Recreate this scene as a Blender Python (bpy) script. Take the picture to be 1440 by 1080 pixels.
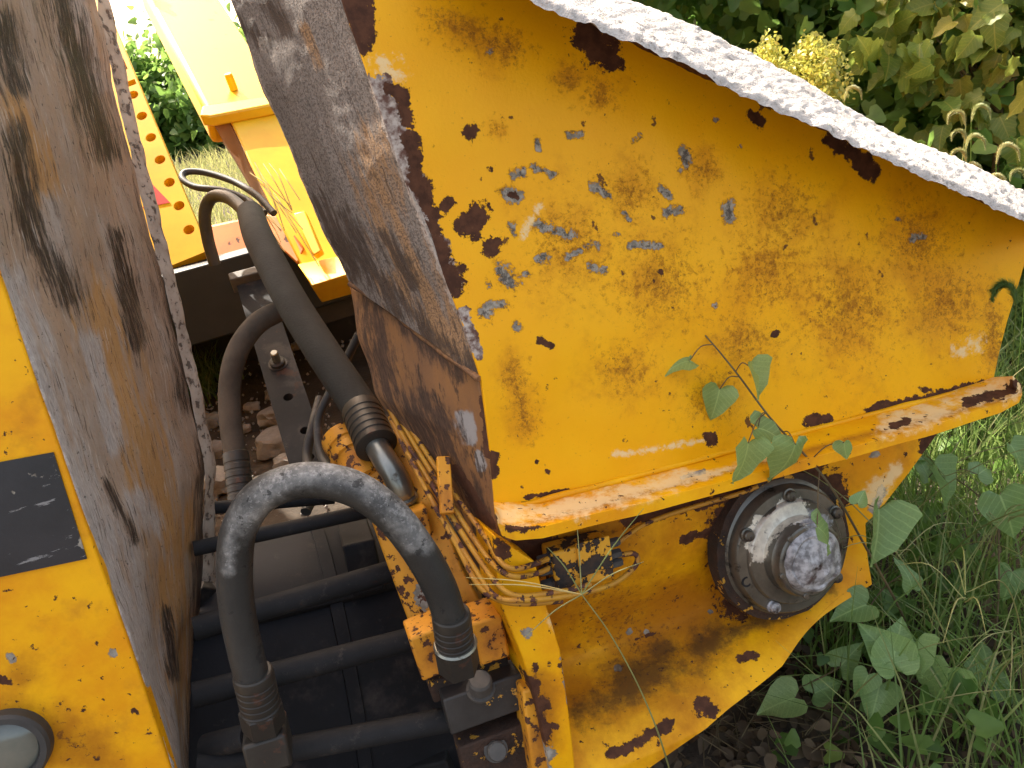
import bpy, bmesh, math, random
import numpy as np
from mathutils import Vector, noise as mnoise
from mathutils.geometry import tessellate_polygon
random.seed(7); np.random.seed(7)
rad = math.radians
S = bpy.context.scene
for o in list(bpy.data.objects): bpy.data.objects.remove(o)

# ------------------------------------------------------------ camera, sky, sun, exposure
CAM = np.array([0., 0., 1.30]); PITCH, ROLL, FPX = rad(24), rad(12), 1080.
F_ = np.array([0, math.cos(PITCH), -math.sin(PITCH)])
U0 = np.array([0, math.sin(PITCH), math.cos(PITCH)]); X0 = np.array([1., 0, 0])
R_ = math.cos(ROLL)*X0 - math.sin(ROLL)*U0
U_ = math.sin(ROLL)*X0 + math.cos(ROLL)*U0
cd = bpy.data.cameras.new('camera'); cam = bpy.data.objects.new('camera', cd)
S.collection.objects.link(cam); S.camera = cam
cd.sensor_fit = 'HORIZONTAL'; cd.angle = 2*math.atan(720/FPX); cd.clip_start = .02; cd.clip_end = 500
from mathutils import Matrix
cam.matrix_world = Matrix(((R_[0], U_[0], -F_[0], CAM[0]), (R_[1], U_[1], -F_[1], CAM[1]),
                           (R_[2], U_[2], -F_[2], CAM[2]), (0, 0, 0, 1)))
SUN_EL, SUN_AZ = rad(50), rad(-36)          # azimuth from +Y (behind the machine), towards +X
sdir = Vector((math.sin(SUN_AZ)*math.cos(SUN_EL), math.cos(SUN_AZ)*math.cos(SUN_EL), math.sin(SUN_EL)))
W = bpy.data.worlds.new('World'); S.world = W; W.use_nodes = True
nt = W.node_tree; nt.nodes.clear()
sky = nt.nodes.new('ShaderNodeTexSky'); sky.sky_type = 'NISHITA'; sky.sun_disc = False
sky.sun_elevation = SUN_EL; sky.sun_rotation = SUN_AZ; sky.air_density = 1.0; sky.dust_density = 5.0; sky.ozone_density = .0
bg = nt.nodes.new('ShaderNodeBackground'); bg.inputs[1].default_value = .15
wo = nt.nodes.new('ShaderNodeOutputWorld')
wb = nt.nodes.new('ShaderNodeMix'); wb.data_type = 'RGBA'; wb.blend_type = 'MULTIPLY'; wb.inputs[0].default_value = 1
wb.inputs[7].default_value = (1.0, .86, .70, 1)      # warm white balance of the phone
nt.links.new(sky.outputs[0], wb.inputs[6]); nt.links.new(wb.outputs[2], bg.inputs[0]); nt.links.new(bg.outputs[0], wo.inputs[0])
sl = bpy.data.lights.new('sun', 'SUN'); sl.energy = 3.0; sl.angle = rad(.53); sl.color = (1, .93, .82)
so = bpy.data.objects.new('sun', sl); S.collection.objects.link(so)
so.rotation_euler = sdir.to_track_quat('Z', 'Y').to_euler(); so.location = (0, 0, 12)
S.view_settings.view_transform = 'Standard'; S.view_settings.look = 'None'
S.view_settings.gamma = 1; S.view_settings.exposure = 2.25

# ------------------------------------------------------------ coordinate helpers
def ray(px, py): return F_ + R_*((px-720)/FPX) - U_*((py-540)/FPX)
def at(px, py, z): return CAM + ray(px, py)*z
def c2w(v): v = np.array(v, float); v /= np.linalg.norm(v); return R_*v[0] - U_*v[1] + F_*v[2]
ED = c2w((-315, -120, 1080)); EH = c2w((4042, -890, 1080)); EH -= ED*EH.dot(ED); EH /= np.linalg.norm(EH)
EV = np.cross(EH, ED); EV /= np.linalg.norm(EV)          # up along the reclined uprights
P0 = at(690, 700, 1.1)                                    # origin of the machine's front plane
def on(px, py, d=0.):                                     # where the sight line meets the plane d behind the front plane
    r = ray(px, py); t = ((P0-CAM).dot(ED)+d)/r.dot(ED); return CAM + r*t
def gnd(px, py, h=0.):
    r = ray(px, py); return CAM + r*((h-CAM[2])/r[2])
def mc(h, d, v): return P0 + EH*h + ED*d + EV*v
def tomc(P): q = np.asarray(P)-P0; return q.dot(EH), q.dot(ED), q.dot(EV)
def proj(V):
    q = np.asarray(V)-CAM; z = q.dot(F_); z = np.where(np.abs(z) < 1e-4, 1e-4, z)
    return np.stack([q.dot(R_)/z*FPX+720, -q.dot(U_)/z*FPX+540], -1)
def curve(pts, d=0.): return np.array([on(p[0], p[1], p[2] if len(p) > 2 else d) for p in pts])
def resample(c, n):
    c = np.asarray(c, float); s = np.r_[0, np.cumsum(np.linalg.norm(np.diff(c, axis=0), axis=1))]
    t = np.linspace(0, s[-1], n+1); return np.stack([np.interp(t, s, c[:, k]) for k in range(3)], -1)
def catmull(P, m=8):
    P = np.asarray(P, float); P = np.vstack([2*P[0]-P[1], P, 2*P[-1]-P[-2]]); out = []
    for i in range(1, len(P)-2):
        for k in range(m):
            t = k/m; a, b, c, d = P[i-1], P[i], P[i+1], P[i+2]
            out.append(.5*((2*b)+(c-a)*t+(2*a-5*b+4*c-d)*t*t+(3*b-a-3*c+d)*t**3))
    out.append(P[-2]); return np.array(out)

# ------------------------------------------------------------ materials
def _m(name):
    m = bpy.data.materials.new(name); m.use_nodes = True; t = m.node_tree; t.nodes.clear()
    return m, t
def N(t, typ, **kw):
    n = t.nodes.new(typ)
    for k, v in kw.items(): setattr(n, k, v)
    return n
def math_(t, op, a, b, c=None, clamp=False):
    n = N(t, 'ShaderNodeMath', operation=op); n.use_clamp = clamp
    for i, x in enumerate((a, b, c)):
        if x is None: continue
        if hasattr(x, 'is_output'): t.links.new(x, n.inputs[i])
        else: n.inputs[i].default_value = x
    return n.outputs[0]
def noise_(t, vec, scale, detail=4, rough=.6):
    n = N(t, 'ShaderNodeTexNoise'); n.inputs['Scale'].default_value = scale
    n.inputs['Detail'].default_value = detail; n.inputs['Roughness'].default_value = rough
    t.links.new(vec, n.inputs['Vector']); return n.outputs['Fac']
def smooth_(t, x, lo, hi):
    n = N(t, 'ShaderNodeMapRange', interpolation_type='SMOOTHSTEP'); t.links.new(x, n.inputs[0])
    n.inputs[1].default_value = lo; n.inputs[2].default_value = hi; return n.outputs[0]
def mixc(t, f, a, b):
    n = N(t, 'ShaderNodeMix', data_type='RGBA'); 
    if hasattr(f, 'is_output'): t.links.new(f, n.inputs[0])
    else: n.inputs[0].default_value = f
    for i, x in ((6, a), (7, b)):
        if hasattr(x, 'is_output'): t.links.new(x, n.inputs[i])
        else: n.inputs[i].default_value = (*x, 1)
    return n.outputs[2]
def mixf(t, f, a, b):
    n = N(t, 'ShaderNodeMix', data_type='FLOAT'); t.links.new(f, n.inputs[0])
    for i, x in ((2, a), (3, b)):
        if hasattr(x, 'is_output'): t.links.new(x, n.inputs[i])
        else: n.inputs[i].default_value = x
    return n.outputs[0]
ATTRS = {}
def layered(name, c1, c2, layers=(), bscale=6, rough=.45, metal=0., bump=.25, grain=220, uv=False, stretch=(1, 1, 1), spec=.4, grainamt=.15, gloss=None):
    """base of two tones, then wear layers: dict(attr, col, col2, lo, hi, ns, amp, rough, h, uv)"""
    m, t = _m(name); L = t.links; ATTRS[m.name] = {l['attr'] for l in layers if l.get('attr')}
    tc = N(t, 'ShaderNodeTexCoord')
    def coord(useuv, st):
        mp = N(t, 'ShaderNodeMapping'); L.new(tc.outputs['UV' if useuv else 'Object'], mp.inputs[0])
        mp.inputs['Scale'].default_value = st; return mp.outputs[0]
    base = coord(uv, stretch); obj_ = coord(False, (1, 1, 1))
    f = smooth_(t, noise_(t, base, bscale, 6, .65), .32, .68)
    col = mixc(t, f, c1, c2); ro = None; r_prev = rough
    h = math_(t, 'MULTIPLY', noise_(t, obj_, grain, 3), grainamt)
    for ly in layers:
        v = coord(ly.get('uv', False), ly.get('st', (1, 1, 1)))
        n = noise_(t, v, ly.get('ns', 40), ly.get('det', 6), ly.get('nr', .65))
        s = math_(t, 'MULTIPLY', math_(t, 'SUBTRACT', n, .5), ly.get('amp', 1.)*2.2)
        if ly.get('attr'):
            a = N(t, 'ShaderNodeAttribute', attribute_name=ly['attr']); s = math_(t, 'ADD', a.outputs['Fac'], s)
        else: s = math_(t, 'ADD', s, ly.get('field', 0.))
        mask = smooth_(t, s, ly.get('lo', 0.), ly.get('hi', .06))
        if ly.get('opac', 1) < 1: mask = math_(t, 'MULTIPLY', mask, ly['opac'])
        lc = ly['col']
        if 'col2' in ly: lc = mixc(t, smooth_(t, noise_(t, v, ly.get('ns2', 60), 5), .35, .65), ly['col'], ly['col2'])
        col = mixc(t, mask, col, lc)
        r_prev = mixf(t, mask, r_prev, ly.get('rough', .8))
        h = math_(t, 'ADD', h, math_(t, 'MULTIPLY', mask, ly.get('h', -.6)))
    p = N(t, 'ShaderNodeBsdfPrincipled'); o = N(t, 'ShaderNodeOutputMaterial')
    L.new(col, p.inputs['Base Color'])
    if hasattr(r_prev, 'is_output'): L.new(r_prev, p.inputs['Roughness'])
    else: p.inputs['Roughness'].default_value = r_prev
    p.inputs['Metallic'].default_value = metal; p.inputs['Specular IOR Level'].default_value = spec
    b = N(t, 'ShaderNodeBump'); b.inputs['Strength'].default_value = bump; b.inputs['Distance'].default_value = .004
    L.new(h, b.inputs['Height']); L.new(b.outputs[0], p.inputs['Normal']); L.new(p.outputs[0], o.inputs[0])
    return m
RUST = dict(col=(.055, .022, .012), col2=(.10, .04, .02)); GREY = dict(col=(.19, .165, .13), col2=(.36, .325, .27))
YEL1, YEL2 = (.88, .445, .003), (.86, .40, .002)
M = {}
M['panel'] = layered('panel_yellow_paint', YEL1, YEL2, [
    dict(col=(.66, .25, .004), ns=2.6, det=8, amp=1.6, field=-.1, lo=-.1, hi=.9, opac=.4, rough=.5, h=0),
    dict(attr='grime', col=(.52, .19, .006), ns=12, det=9, nr=.72, amp=2.0, lo=.15, hi=1.4, opac=.5, rough=.55, h=0),
    dict(attr='grime', col=(.30, .105, .006), ns=85, amp=2.6, det=9, nr=.8, lo=.5, hi=1.5, opac=.72, rough=.7, h=-.1),
    dict(attr='grime', col=(.10, .04, .012), ns=210, amp=2.6, det=8, nr=.8, lo=1.0, hi=1.4, opac=.6, rough=.8, h=-.2),
    dict(attr='grey', col=(.30, .12, .02), ns=48, det=9, nr=.74, amp=2.3, lo=.1, hi=.6, opac=.75, h=-.3),
    dict(attr='grey', ns=48, det=9, nr=.74, amp=2.3, lo=.42, hi=.56, h=-.7, ns2=110, **GREY),
    dict(attr='grey', col=(.05, .04, .035), ns=130, det=8, nr=.75, amp=2.4, lo=.75, hi=1.0, opac=.7, h=-.3),
    dict(attr='scuff', col=(.80, .66, .40), ns=60, det=9, nr=.75, amp=2.4, lo=.2, hi=1.0, opac=.7, h=0, rough=.6),
    dict(attr='flake', ns=45, det=9, nr=.72, amp=1.6, lo=.02, hi=.12, col=(.48, .42, .37), col2=(.12, .06, .045), ns2=90, h=-.5),
    dict(attr='rust', ns=38, det=9, nr=.74, amp=2.1, lo=.05, hi=.12, h=-.9, **RUST),
    dict(ns=30, amp=2.0, det=8, field=-.70, lo=0, hi=.06, h=-.8, opac=.9, **RUST),
    dict(col=(.20, .10, .03), ns=16, st=(14, 1, 14), amp=2.2, det=8, field=-.66, lo=0, hi=.3, opac=.5, h=-.1),
], bscale=5, rough=.42, bump=.5, spec=.22)
M['yellow'] = layered('worn_yellow_paint', YEL1, (.74, .29, .003), [
    dict(col=(.45, .16, .012), ns=9, amp=1.6, field=-.1, lo=0, hi=.6, opac=.5, h=0),
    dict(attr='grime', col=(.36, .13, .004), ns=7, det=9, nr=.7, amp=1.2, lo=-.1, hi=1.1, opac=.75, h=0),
    dict(attr='grime', col=(.14, .05, .015), ns=120, amp=2.0, det=8, nr=.75, lo=1.05, hi=1.4, opac=.7, h=-.2),
    dict(attr='grey', ns=48, det=9, nr=.72, amp=1.9, lo=.1, hi=.22, h=-.7, **GREY),
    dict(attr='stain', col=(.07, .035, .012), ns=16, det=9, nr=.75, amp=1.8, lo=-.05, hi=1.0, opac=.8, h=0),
    dict(attr='pale', col=(.86, .66, .36), ns=34, det=9, nr=.75, amp=2.2, lo=.0, hi=1., opac=.75, h=0, rough=.5),
    dict(attr='rust', ns=42, det=9, nr=.72, amp=2.2, lo=.05, hi=.14, h=-.9, **RUST),
    dict(ns=75, amp=2.1, field=-.66, lo=0, hi=.05, h=-.9, **RUST),
], bscale=7, rough=.45, bump=.5, spec=.22)
M['bar'] = layered('chipped_orange_yellow_paint', (.72, .33, .02), (.55, .21, .015), [
    dict(col=(.30, .11, .015), ns=12, amp=1.6, field=-.05, lo=0, hi=.5, opac=.6, h=0),
    dict(attr='grey', ns=48, det=9, nr=.72, amp=1.9, lo=.1, hi=.22, h=-.7, **GREY),
    dict(attr='rust', ns=60, amp=1.5, lo=.05, hi=.10, h=-1, **RUST),
    dict(ns=55, det=8, amp=2.3, field=-.30, lo=0, hi=.05, h=-1, **RUST),
], bscale=10, rough=.55, bump=.7)
M['flaked'] = layered('flaking_paint_over_black_steel', (.70, .36, .02), (.58, .25, .02), [
    dict(ns=26, amp=2.4, field=.12, lo=0, hi=.05, h=-1.2, col=(.018, .016, .015), col2=(.05, .03, .02)),
], bscale=12, rough=.5, bump=1.)
M['pipe'] = layered('flaking_yellow_grease_line', (.50, .25, .02), (.36, .15, .02), [
    dict(ns=45, amp=2.4, det=8, field=-.22, lo=0, hi=.12, h=-.6, col=(.045, .02, .018), col2=(.13, .05, .03)),
], bscale=20, rough=.5, bump=.8)
M['slabA'] = layered('greasy_brown_streaked_steel', (.36, .25, .165), (.31, .24, .185), [
    dict(col=(.40, .35, .30), ns=3.2, uv=True, st=(5, 1, 1), det=9, amp=2., field=.05, lo=0, hi=.8, opac=.8, h=0),
    dict(attr='orange', col=(.42, .225, .07), ns=6, uv=True, st=(7, 1, 1), det=9, nr=.7, amp=2.2, lo=0, hi=.9, opac=.85, h=0),
    dict(attr='grey', col=(.44, .40, .36), col2=(.32, .29, .27), ns=5, uv=True, st=(6, 1, 1), det=9, nr=.7, amp=1.8, lo=-.05, hi=.8, opac=.9, h=.1),
    dict(attr='dark', col=(.12, .07, .04), col2=(.05, .03, .02), ns=7, uv=True, st=(8, 1, 1), det=9, nr=.75, amp=3.0, lo=-.1, hi=.9, opac=.8, h=-.2, rough=.5),
    dict(attr='dark', col=(.025, .017, .013), ns=16, uv=True, st=(12, 1, 1), det=9, nr=.75, amp=3.2, lo=.35, hi=.8, opac=.9, h=-.3, rough=.5),
    dict(col=(.09, .05, .03), ns=14, uv=True, st=(14, 1, 1), amp=2.4, det=9, nr=.75, field=-.34, lo=0, hi=.3, opac=.75, h=-.3),
    dict(col=(.60, .53, .46), ns=13, uv=True, st=(14, 1, 1), amp=2.4, det=9, nr=.7, field=-.40, lo=0, hi=.4, opac=.6, h=.1),
    dict(col=(.05, .04, .03), ns=120, det=5, amp=2.4, field=-.75, lo=0, hi=.2, opac=.7, h=-.3),
    dict(attr='edge', col=(.58, .54, .49), col2=(.42, .37, .32), ns=50, det=8, amp=2., lo=.1, hi=.6, h=.1),
], bscale=3, rough=.6, bump=.6, grain=160, uv=True, stretch=(5, 1, 1), grainamt=.4)
M['slabB'] = layered('sandy_grey_dirt_on_steel', (.33, .285, .25), (.24, .20, .17), [
    dict(attr='orange', col=(.46, .25, .10), ns=6, uv=True, st=(6, 1, 1), det=9, nr=.7, amp=2.6, lo=0, hi=1., opac=.75, h=0),
    dict(attr='dark', col=(.06, .04, .03), col2=(.13, .085, .06), ns=9, uv=True, st=(8, 1, 1), det=9, nr=.75, amp=3.0, lo=.05, hi=.8, opac=.9, h=-.3),
    dict(col=(.16, .125, .105), ns=260, amp=2.4, det=4, field=-.10, lo=0, hi=.5, opac=.65, h=-.5),
    dict(col=(.10, .07, .055), ns=10, uv=True, st=(12, 1, 1), amp=2.4, det=9, nr=.72, field=-.38, lo=0, hi=.35, opac=.7, h=-.3),
    dict(attr='edge', col=(.52, .43, .36), ns=60, det=8, amp=2., lo=.1, hi=.6, h=.2),
], bscale=2.2, rough=.9, bump=1., grain=380, uv=True, stretch=(5, 1, 1), grainamt=.8)
M['slabC'] = layered('stained_orange_brown_steel', (.29, .135, .045), (.19, .095, .045), [
    dict(attr='grey', col=(.33, .32, .31), ns=8, uv=True, st=(4, 1, 1), amp=1.4, lo=.0, hi=.4, opac=.9, h=0),
    dict(attr='dark', col=(.03, .02, .016), col2=(.08, .045, .03), ns=6, uv=True, st=(6, 1, 1), amp=3.0, det=9, nr=.75, lo=.05, hi=.9, opac=.9, h=-.3),
    dict(col=(.05, .03, .02), ns=8, uv=True, st=(7, 1, 1), amp=2.4, det=8, nr=.7, field=-.35, lo=0, hi=.2, opac=.8, h=-.3),
    dict(attr='rust', ns=60, amp=1.4, lo=.05, hi=.12, h=-.6, **RUST),
], bscale=4, rough=.6, bump=.6, uv=True, stretch=(4, 1, 1), grainamt=.25)
M['crust'] = layered('dried_concrete_crust', (.57, .54, .505), (.46, .43, .40), [
    dict(col=(.30, .27, .25), ns=60, amp=2.6, det=9, nr=.85, field=-.32, lo=0, hi=.6, opac=.6, h=-.7),
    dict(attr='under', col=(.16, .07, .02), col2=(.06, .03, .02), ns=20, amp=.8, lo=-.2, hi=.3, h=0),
    dict(col=(.30, .17, .10), ns=11, amp=2.2, field=-.62, lo=0, hi=.4, opac=.6, h=0),
], bscale=25, rough=.95, bump=1., grain=260, grainamt=1.0, spec=.1)
M['black_paint'] = layered('scratched_black_stripe_paint', (.016, .017, .02), (.026, .026, .03), [
    dict(col=(.35, .34, .33), ns=16, st=(1, 1, 6), amp=2.6, det=8, nr=.75, field=-.66, lo=0, hi=.1, opac=.6, h=0),
    dict(attr='grey', ns=40, amp=1.4, lo=.05, hi=.2, h=-.3, **GREY),
], bscale=10, rough=.35, bump=.3)
M['rubber'] = layered('dusty_black_rubber', (.035, .035, .035), (.055, .053, .05), [
    dict(col=(.20, .19, .17), ns=14, amp=1.8, field=-.22, lo=0, hi=.6, opac=.5, h=0, rough=.9),
], bscale=12, rough=.55, bump=.3, grain=300, grainamt=.3)
M['hose'] = layered('hose_rubber_with_dust', (.020, .021, .021), (.034, .034, .032), [
    dict(attr='dust', col=(.30, .295, .28), col2=(.16, .16, .155), ns=22, ns2=70, det=9, nr=.75, amp=1.6, lo=-.1, hi=1.3, opac=.8, h=.2, rough=.95),
    dict(attr='dust', col=(.55, .54, .53), ns=170, amp=2.6, det=6, lo=.9, hi=1.4, opac=.25, h=.2, rough=.95),
    dict(col=(.012, .012, .012), ns=30, amp=2.2, field=-.5, lo=0, hi=.1, opac=.7, h=-.2),
], bscale=14, rough=.5, bump=.5, grain=300, grainamt=.3)
M['hose_grey'] = layered('grey_sun_faded_hose_rubber', (.045, .0435, .039), (.03, .029, .026), [
    dict(col=(.03, .03, .028), ns=9, amp=2., field=-.45, lo=0, hi=.3, opac=.7, h=-.1),
], bscale=9, rough=.85, bump=.5, grain=200, grainamt=.5, spec=.15)
M['hose_brown'] = layered('brown_dusted_hose_rubber', (.085, .07, .055), (.045, .038, .03), [], bscale=10, rough=.85, bump=.5, spec=.15)
M['steel_dark'] = layered('oily_dark_steel', (.014, .0145, .016), (.026, .026, .027), [
    dict(col=(.075, .068, .06), ns=40, det=9, nr=.8, amp=2.4, field=-.35, lo=0, hi=.6, opac=.6, h=.2),
    dict(col=(.10, .09, .08), ns=8, amp=2., field=-.3, lo=0, hi=.6, opac=.5, h=0),
    dict(col=(.085, .045, .03), ns=12, amp=2.2, field=-.55, lo=0, hi=.3, opac=.6, h=0)], bscale=7, rough=.72, bump=.6, spec=.2)
M['steel'] = layered('greasy_machined_steel', (.16, .15, .125), (.085, .078, .066), [
    dict(attr='crust', col=(.52, .52, .54), col2=(.17, .165, .17), ns=55, ns2=60, amp=1.4, lo=.0, hi=.4, h=.5, rough=.7),
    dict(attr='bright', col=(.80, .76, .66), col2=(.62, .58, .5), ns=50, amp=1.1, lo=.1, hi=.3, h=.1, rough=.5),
    dict(col=(.10, .035, .018), ns=14, det=8, amp=2.2, field=-.22, lo=0, hi=.4, opac=.6, h=0),
    dict(col=(.012, .011, .01), ns=22, amp=2.2, field=-.3, lo=0, hi=.4, opac=.8, h=-.1, rough=.4)], bscale=12, rough=.33, metal=.55, bump=.5, grain=180)
M['fitting'] = layered('dull_brown_fitting_steel', (.05, .045, .037), (.034, .03, .026), [
    dict(col=(.14, .06, .035), ns=25, amp=2., field=-.35, lo=0, hi=.4, opac=.6, h=0)], bscale=12, rough=.5, metal=.3, bump=.3)
M['bright_fit'] = layered('plated_steel_elbow', (.34, .34, .30), (.22, .22, .19), [
    dict(col=(.06, .05, .04), ns=20, amp=2., field=-.4, lo=0, hi=.3, opac=.7, h=0)], bscale=10, rough=.3, metal=.8, bump=.2)
M['bolt'] = layered('grey_brown_bolt_steel', (.105, .098, .088), (.075, .07, .064), [], bscale=30, rough=.6, metal=.2, bump=.3)
M['rustdirt'] = layered('rusty_dirt_crust', (.06, .03, .018), (.025, .018, .014), [
    dict(col=(.55, .28, .03), ns=30, amp=2.3, field=-.5, lo=0, hi=.06, h=.4)], bscale=20, rough=.85, bump=1., grain=200, grainamt=.6)
M['weld'] = layered('rusty_weld_bead', (.30, .15, .06), (.10, .05, .03), [], bscale=60, rough=.7, bump=.8)
M['red'] = layered('red_sign_vinyl', (.62, .035, .03), (.55, .03, .025), [], rough=.4, bump=.05)
M['bright_yellow'] = layered('fresh_yellow_paint', (.86, .52, .015), (.80, .42, .01), [
    dict(col=(.4, .14, .01), ns=9, amp=2.0, field=-.5, lo=0, hi=.5, opac=.6, h=0)], bscale=5, rough=.4, bump=.1)
M['orange'] = layered('faded_orange_paint', (.62, .20, .02), (.5, .15, .02), [
    dict(ns=14, amp=2.0, field=-.4, lo=0, hi=.1, **RUST)], bscale=8, rough=.6, bump=.3)
M['glass'] = layered('dusty_lamp_glass', (.10, .115, .10), (.15, .155, .13), [], bscale=14, rough=.15, bump=.1, spec=.8)
M['stone'] = layered('broken_concrete', (.34, .32, .29), (.22, .20, .18), [
    dict(col=(.10, .08, .06), ns=9, amp=2, field=-.3, lo=0, hi=.6, opac=.7, h=0)], bscale=14, rough=.95, bump=.8, grain=140, grainamt=.5)
M['soil'] = layered('dark_damp_soil', (.045, .034, .025), (.075, .058, .042), [
    dict(col=(.16, .13, .09), ns=3, amp=2., field=-.3, lo=0, hi=.5, opac=.6, h=0)], bscale=9, rough=.95, bump=1., grain=60, grainamt=1.)
M['straw'] = layered('dry_straw', (.55, .42, .16), (.42, .30, .10), [], bscale=30, rough=.8, bump=.1)
M['twig'] = layered('brown_stem', (.13, .10, .045), (.09, .06, .03), [], bscale=30, rough=.8, bump=.2)

def leafmat(name, a, b, c, trans=.35, rough=.45, veins=False):
    m, t = _m(name); L = t.links
    at_ = N(t, 'ShaderNodeAttribute', attribute_name='tint'); oi = N(t, 'ShaderNodeObjectInfo')
    f = math_(t, 'FRACT', math_(t, 'ADD', at_.outputs['Fac'], oi.outputs['Random']), 0)
    col = mixc(t, smooth_(t, f, .0, .6), a, b); col = mixc(t, smooth_(t, f, .72, 1.), col, c)
    tc = N(t, 'ShaderNodeTexCoord')
    col = mixc(t, math_(t, 'MULTIPLY', smooth_(t, noise_(t, tc.outputs['Object'], 30, 4), .4, .7), .35), col, tuple(x*.45 for x in a))
    if veins:
        sx = N(t, 'ShaderNodeSeparateXYZ'); L.new(tc.outputs['Object'], sx.inputs[0]); ax_ = math_(t, 'ABSOLUTE', sx.outputs[0], 0)
        side = math_(t, 'ABSOLUTE', math_(t, 'SUBTRACT', math_(t, 'FRACT', math_(t, 'MULTIPLY', math_(t, 'SUBTRACT', sx.outputs[1], math_(t, 'MULTIPLY', ax_, .8)), 6.5), 0), .5), 0)
        vm = math_(t, 'MAXIMUM', math_(t, 'SUBTRACT', 1., smooth_(t, ax_, .006, .03)), math_(t, 'MULTIPLY', math_(t, 'SUBTRACT', 1., smooth_(t, side, .03, .12)), .5))
        col = mixc(t, math_(t, 'MULTIPLY', vm, .45), col, tuple(min(1, x*1.5+.05) for x in c))
        bite = smooth_(t, noise_(t, tc.outputs['Object'], 9, 4, .7), .66, .70); col = mixc(t, math_(t, 'MULTIPLY', bite, .7), col, (.20, .15, .05))
    p = N(t, 'ShaderNodeBsdfPrincipled'); L.new(col, p.inputs['Base Color']); p.inputs['Roughness'].default_value = rough
    tr = N(t, 'ShaderNodeBsdfTranslucent'); L.new(mixc(t, .5, col, tuple(min(1, x*1.7) for x in b)), tr.inputs[0])
    mx = N(t, 'ShaderNodeMixShader'); mx.inputs[0].default_value = trans
    o = N(t, 'ShaderNodeOutputMaterial'); L.new(p.outputs[0], mx.inputs[1]); L.new(tr.outputs[0], mx.inputs[2]); L.new(mx.outputs[0], o.inputs[0])
    return m
M['leaf'] = leafmat('vine_leaf_green', (.17, .28, .09), (.24, .37, .13), (.30, .42, .14), veins=True)
M['leaf_dark'] = leafmat('shrub_leaf_green', (.085, .18, .04), (.16, .27, .06), (.25, .34, .07), trans=.55)
M['leaf_broad'] = leafmat('broad_leaf_green_gold', (.15, .23, .04), (.27, .32, .06), (.42, .33, .05), trans=.5, veins=True)
M['leaf_pale'] = leafmat('pale_yellow_blossom', (.42, .44, .09), (.52, .50, .10), (.55, .47, .12))
M['grass'] = leafmat('grass_green', (.10, .18, .045), (.19, .28, .075), (.42, .42, .19), trans=.5)
M['grass_dry'] = leafmat('pale_dry_grass', (.22, .26, .08), (.33, .33, .13), (.45, .40, .20))
M['foxtail'] = leafmat('foxtail_bristle', (.26, .32, .12), (.36, .36, .16), (.40, .36, .18))

# ------------------------------------------------------------ object helpers
COL = S.collection; WORLD_ORG = {}
def tag(o, label=None, cat=None, group=None, kind=None):
    for k, v in (('label', label), ('category', cat), ('group', group), ('kind', kind)):
        if v: o[k] = v
    return o
def empty(name, loc, label, cat, group=None):
    o = bpy.data.objects.new(name, None); COL.objects.link(o); o.empty_display_size = .05
    o.location = Vector(loc); WORLD_ORG[o.name] = np.array(loc, float); return tag(o, label, cat, group)
def fld(px, prims):
    out = np.full(len(px), -1.)
    for pts, r in prims:
        pts = [np.array(p, float) for p in pts]
        if len(pts) == 1: d = np.linalg.norm(px-pts[0], axis=1)
        else:
            d = np.full(len(px), 1e9)
            for a, b in zip(pts[:-1], pts[1:]):
                ab = b-a; t = np.clip(((px-a)@ab)/max(ab@ab, 1e-6), 0, 1)
                d = np.minimum(d, np.linalg.norm(px-(a+t[:, None]*ab), axis=1))
        out = np.maximum(out, 1-d/r)
    return np.clip(out, -1, 1)
def obj(name, V, Fs, mat, parent=None, attrs=None, uv=None, smooth=True, ang=35, bevel=0, recalc=True, origin=None, raw=None, kind=None, label=None):
    V = np.asarray(V, float); og = V.mean(0) if origin is None else np.array(origin, float)
    me = bpy.data.meshes.new(name); me.from_pydata((V-og).tolist(), [], [tuple(int(i) for i in f) for f in Fs])
    if recalc:
        bm = bmesh.new(); bm.from_mesh(me); bmesh.ops.recalc_face_normals(bm, faces=bm.faces); bm.to_mesh(me); bm.free()
    if attrs:
        px = proj(V)
        for k, pr in attrs.items():
            a = me.attributes.new(k, 'FLOAT', 'POINT'); a.data.foreach_set('value', fld(px, pr).astype(np.float32))
    mt_ = M[mat] if isinstance(mat, str) else mat
    for k in ATTRS.get(mt_.name, ()):
        if not (attrs and k in attrs) and not (raw and k in raw):
            a = me.attributes.new(k, 'FLOAT', 'POINT'); a.data.foreach_set('value', np.full(len(V), -1, np.float32))
    if raw:
        for k, ar in raw.items():
            a = me.attributes.new(k, 'FLOAT', 'POINT'); a.data.foreach_set('value', np.asarray(ar, np.float32))
    if uv is not None:
        ul = me.uv_layers.new(name='UVMap'); idx = np.zeros(len(me.loops), int); me.loops.foreach_get('vertex_index', idx)
        ul.data.foreach_set('uv', np.asarray(uv, np.float32)[idx].ravel())
    me.materials.append(M[mat] if isinstance(mat, str) else mat)
    if smooth:
        me.polygons.foreach_set('use_smooth', [True]*len(me.polygons)); me.set_sharp_from_angle(angle=rad(ang))
    o = bpy.data.objects.new(name, me); COL.objects.link(o)
    if parent is not None:
        o.parent = parent; o.location = Vector(og-WORLD_ORG[parent.name])
    else: o.location = Vector(og)
    WORLD_ORG[o.name] = og
    if bevel:
        b = o.modifiers.new('bevel', 'BEVEL'); b.width = bevel; b.segments = 2; b.limit_method = 'ANGLE'; b.angle_limit = rad(40); b.use_clamp_overlap = True
    if kind: o['kind'] = kind
    if label: o['label'] = label
    return o
def nz(p, s, amp): return mnoise.noise(Vector(p*s))*amp
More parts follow.
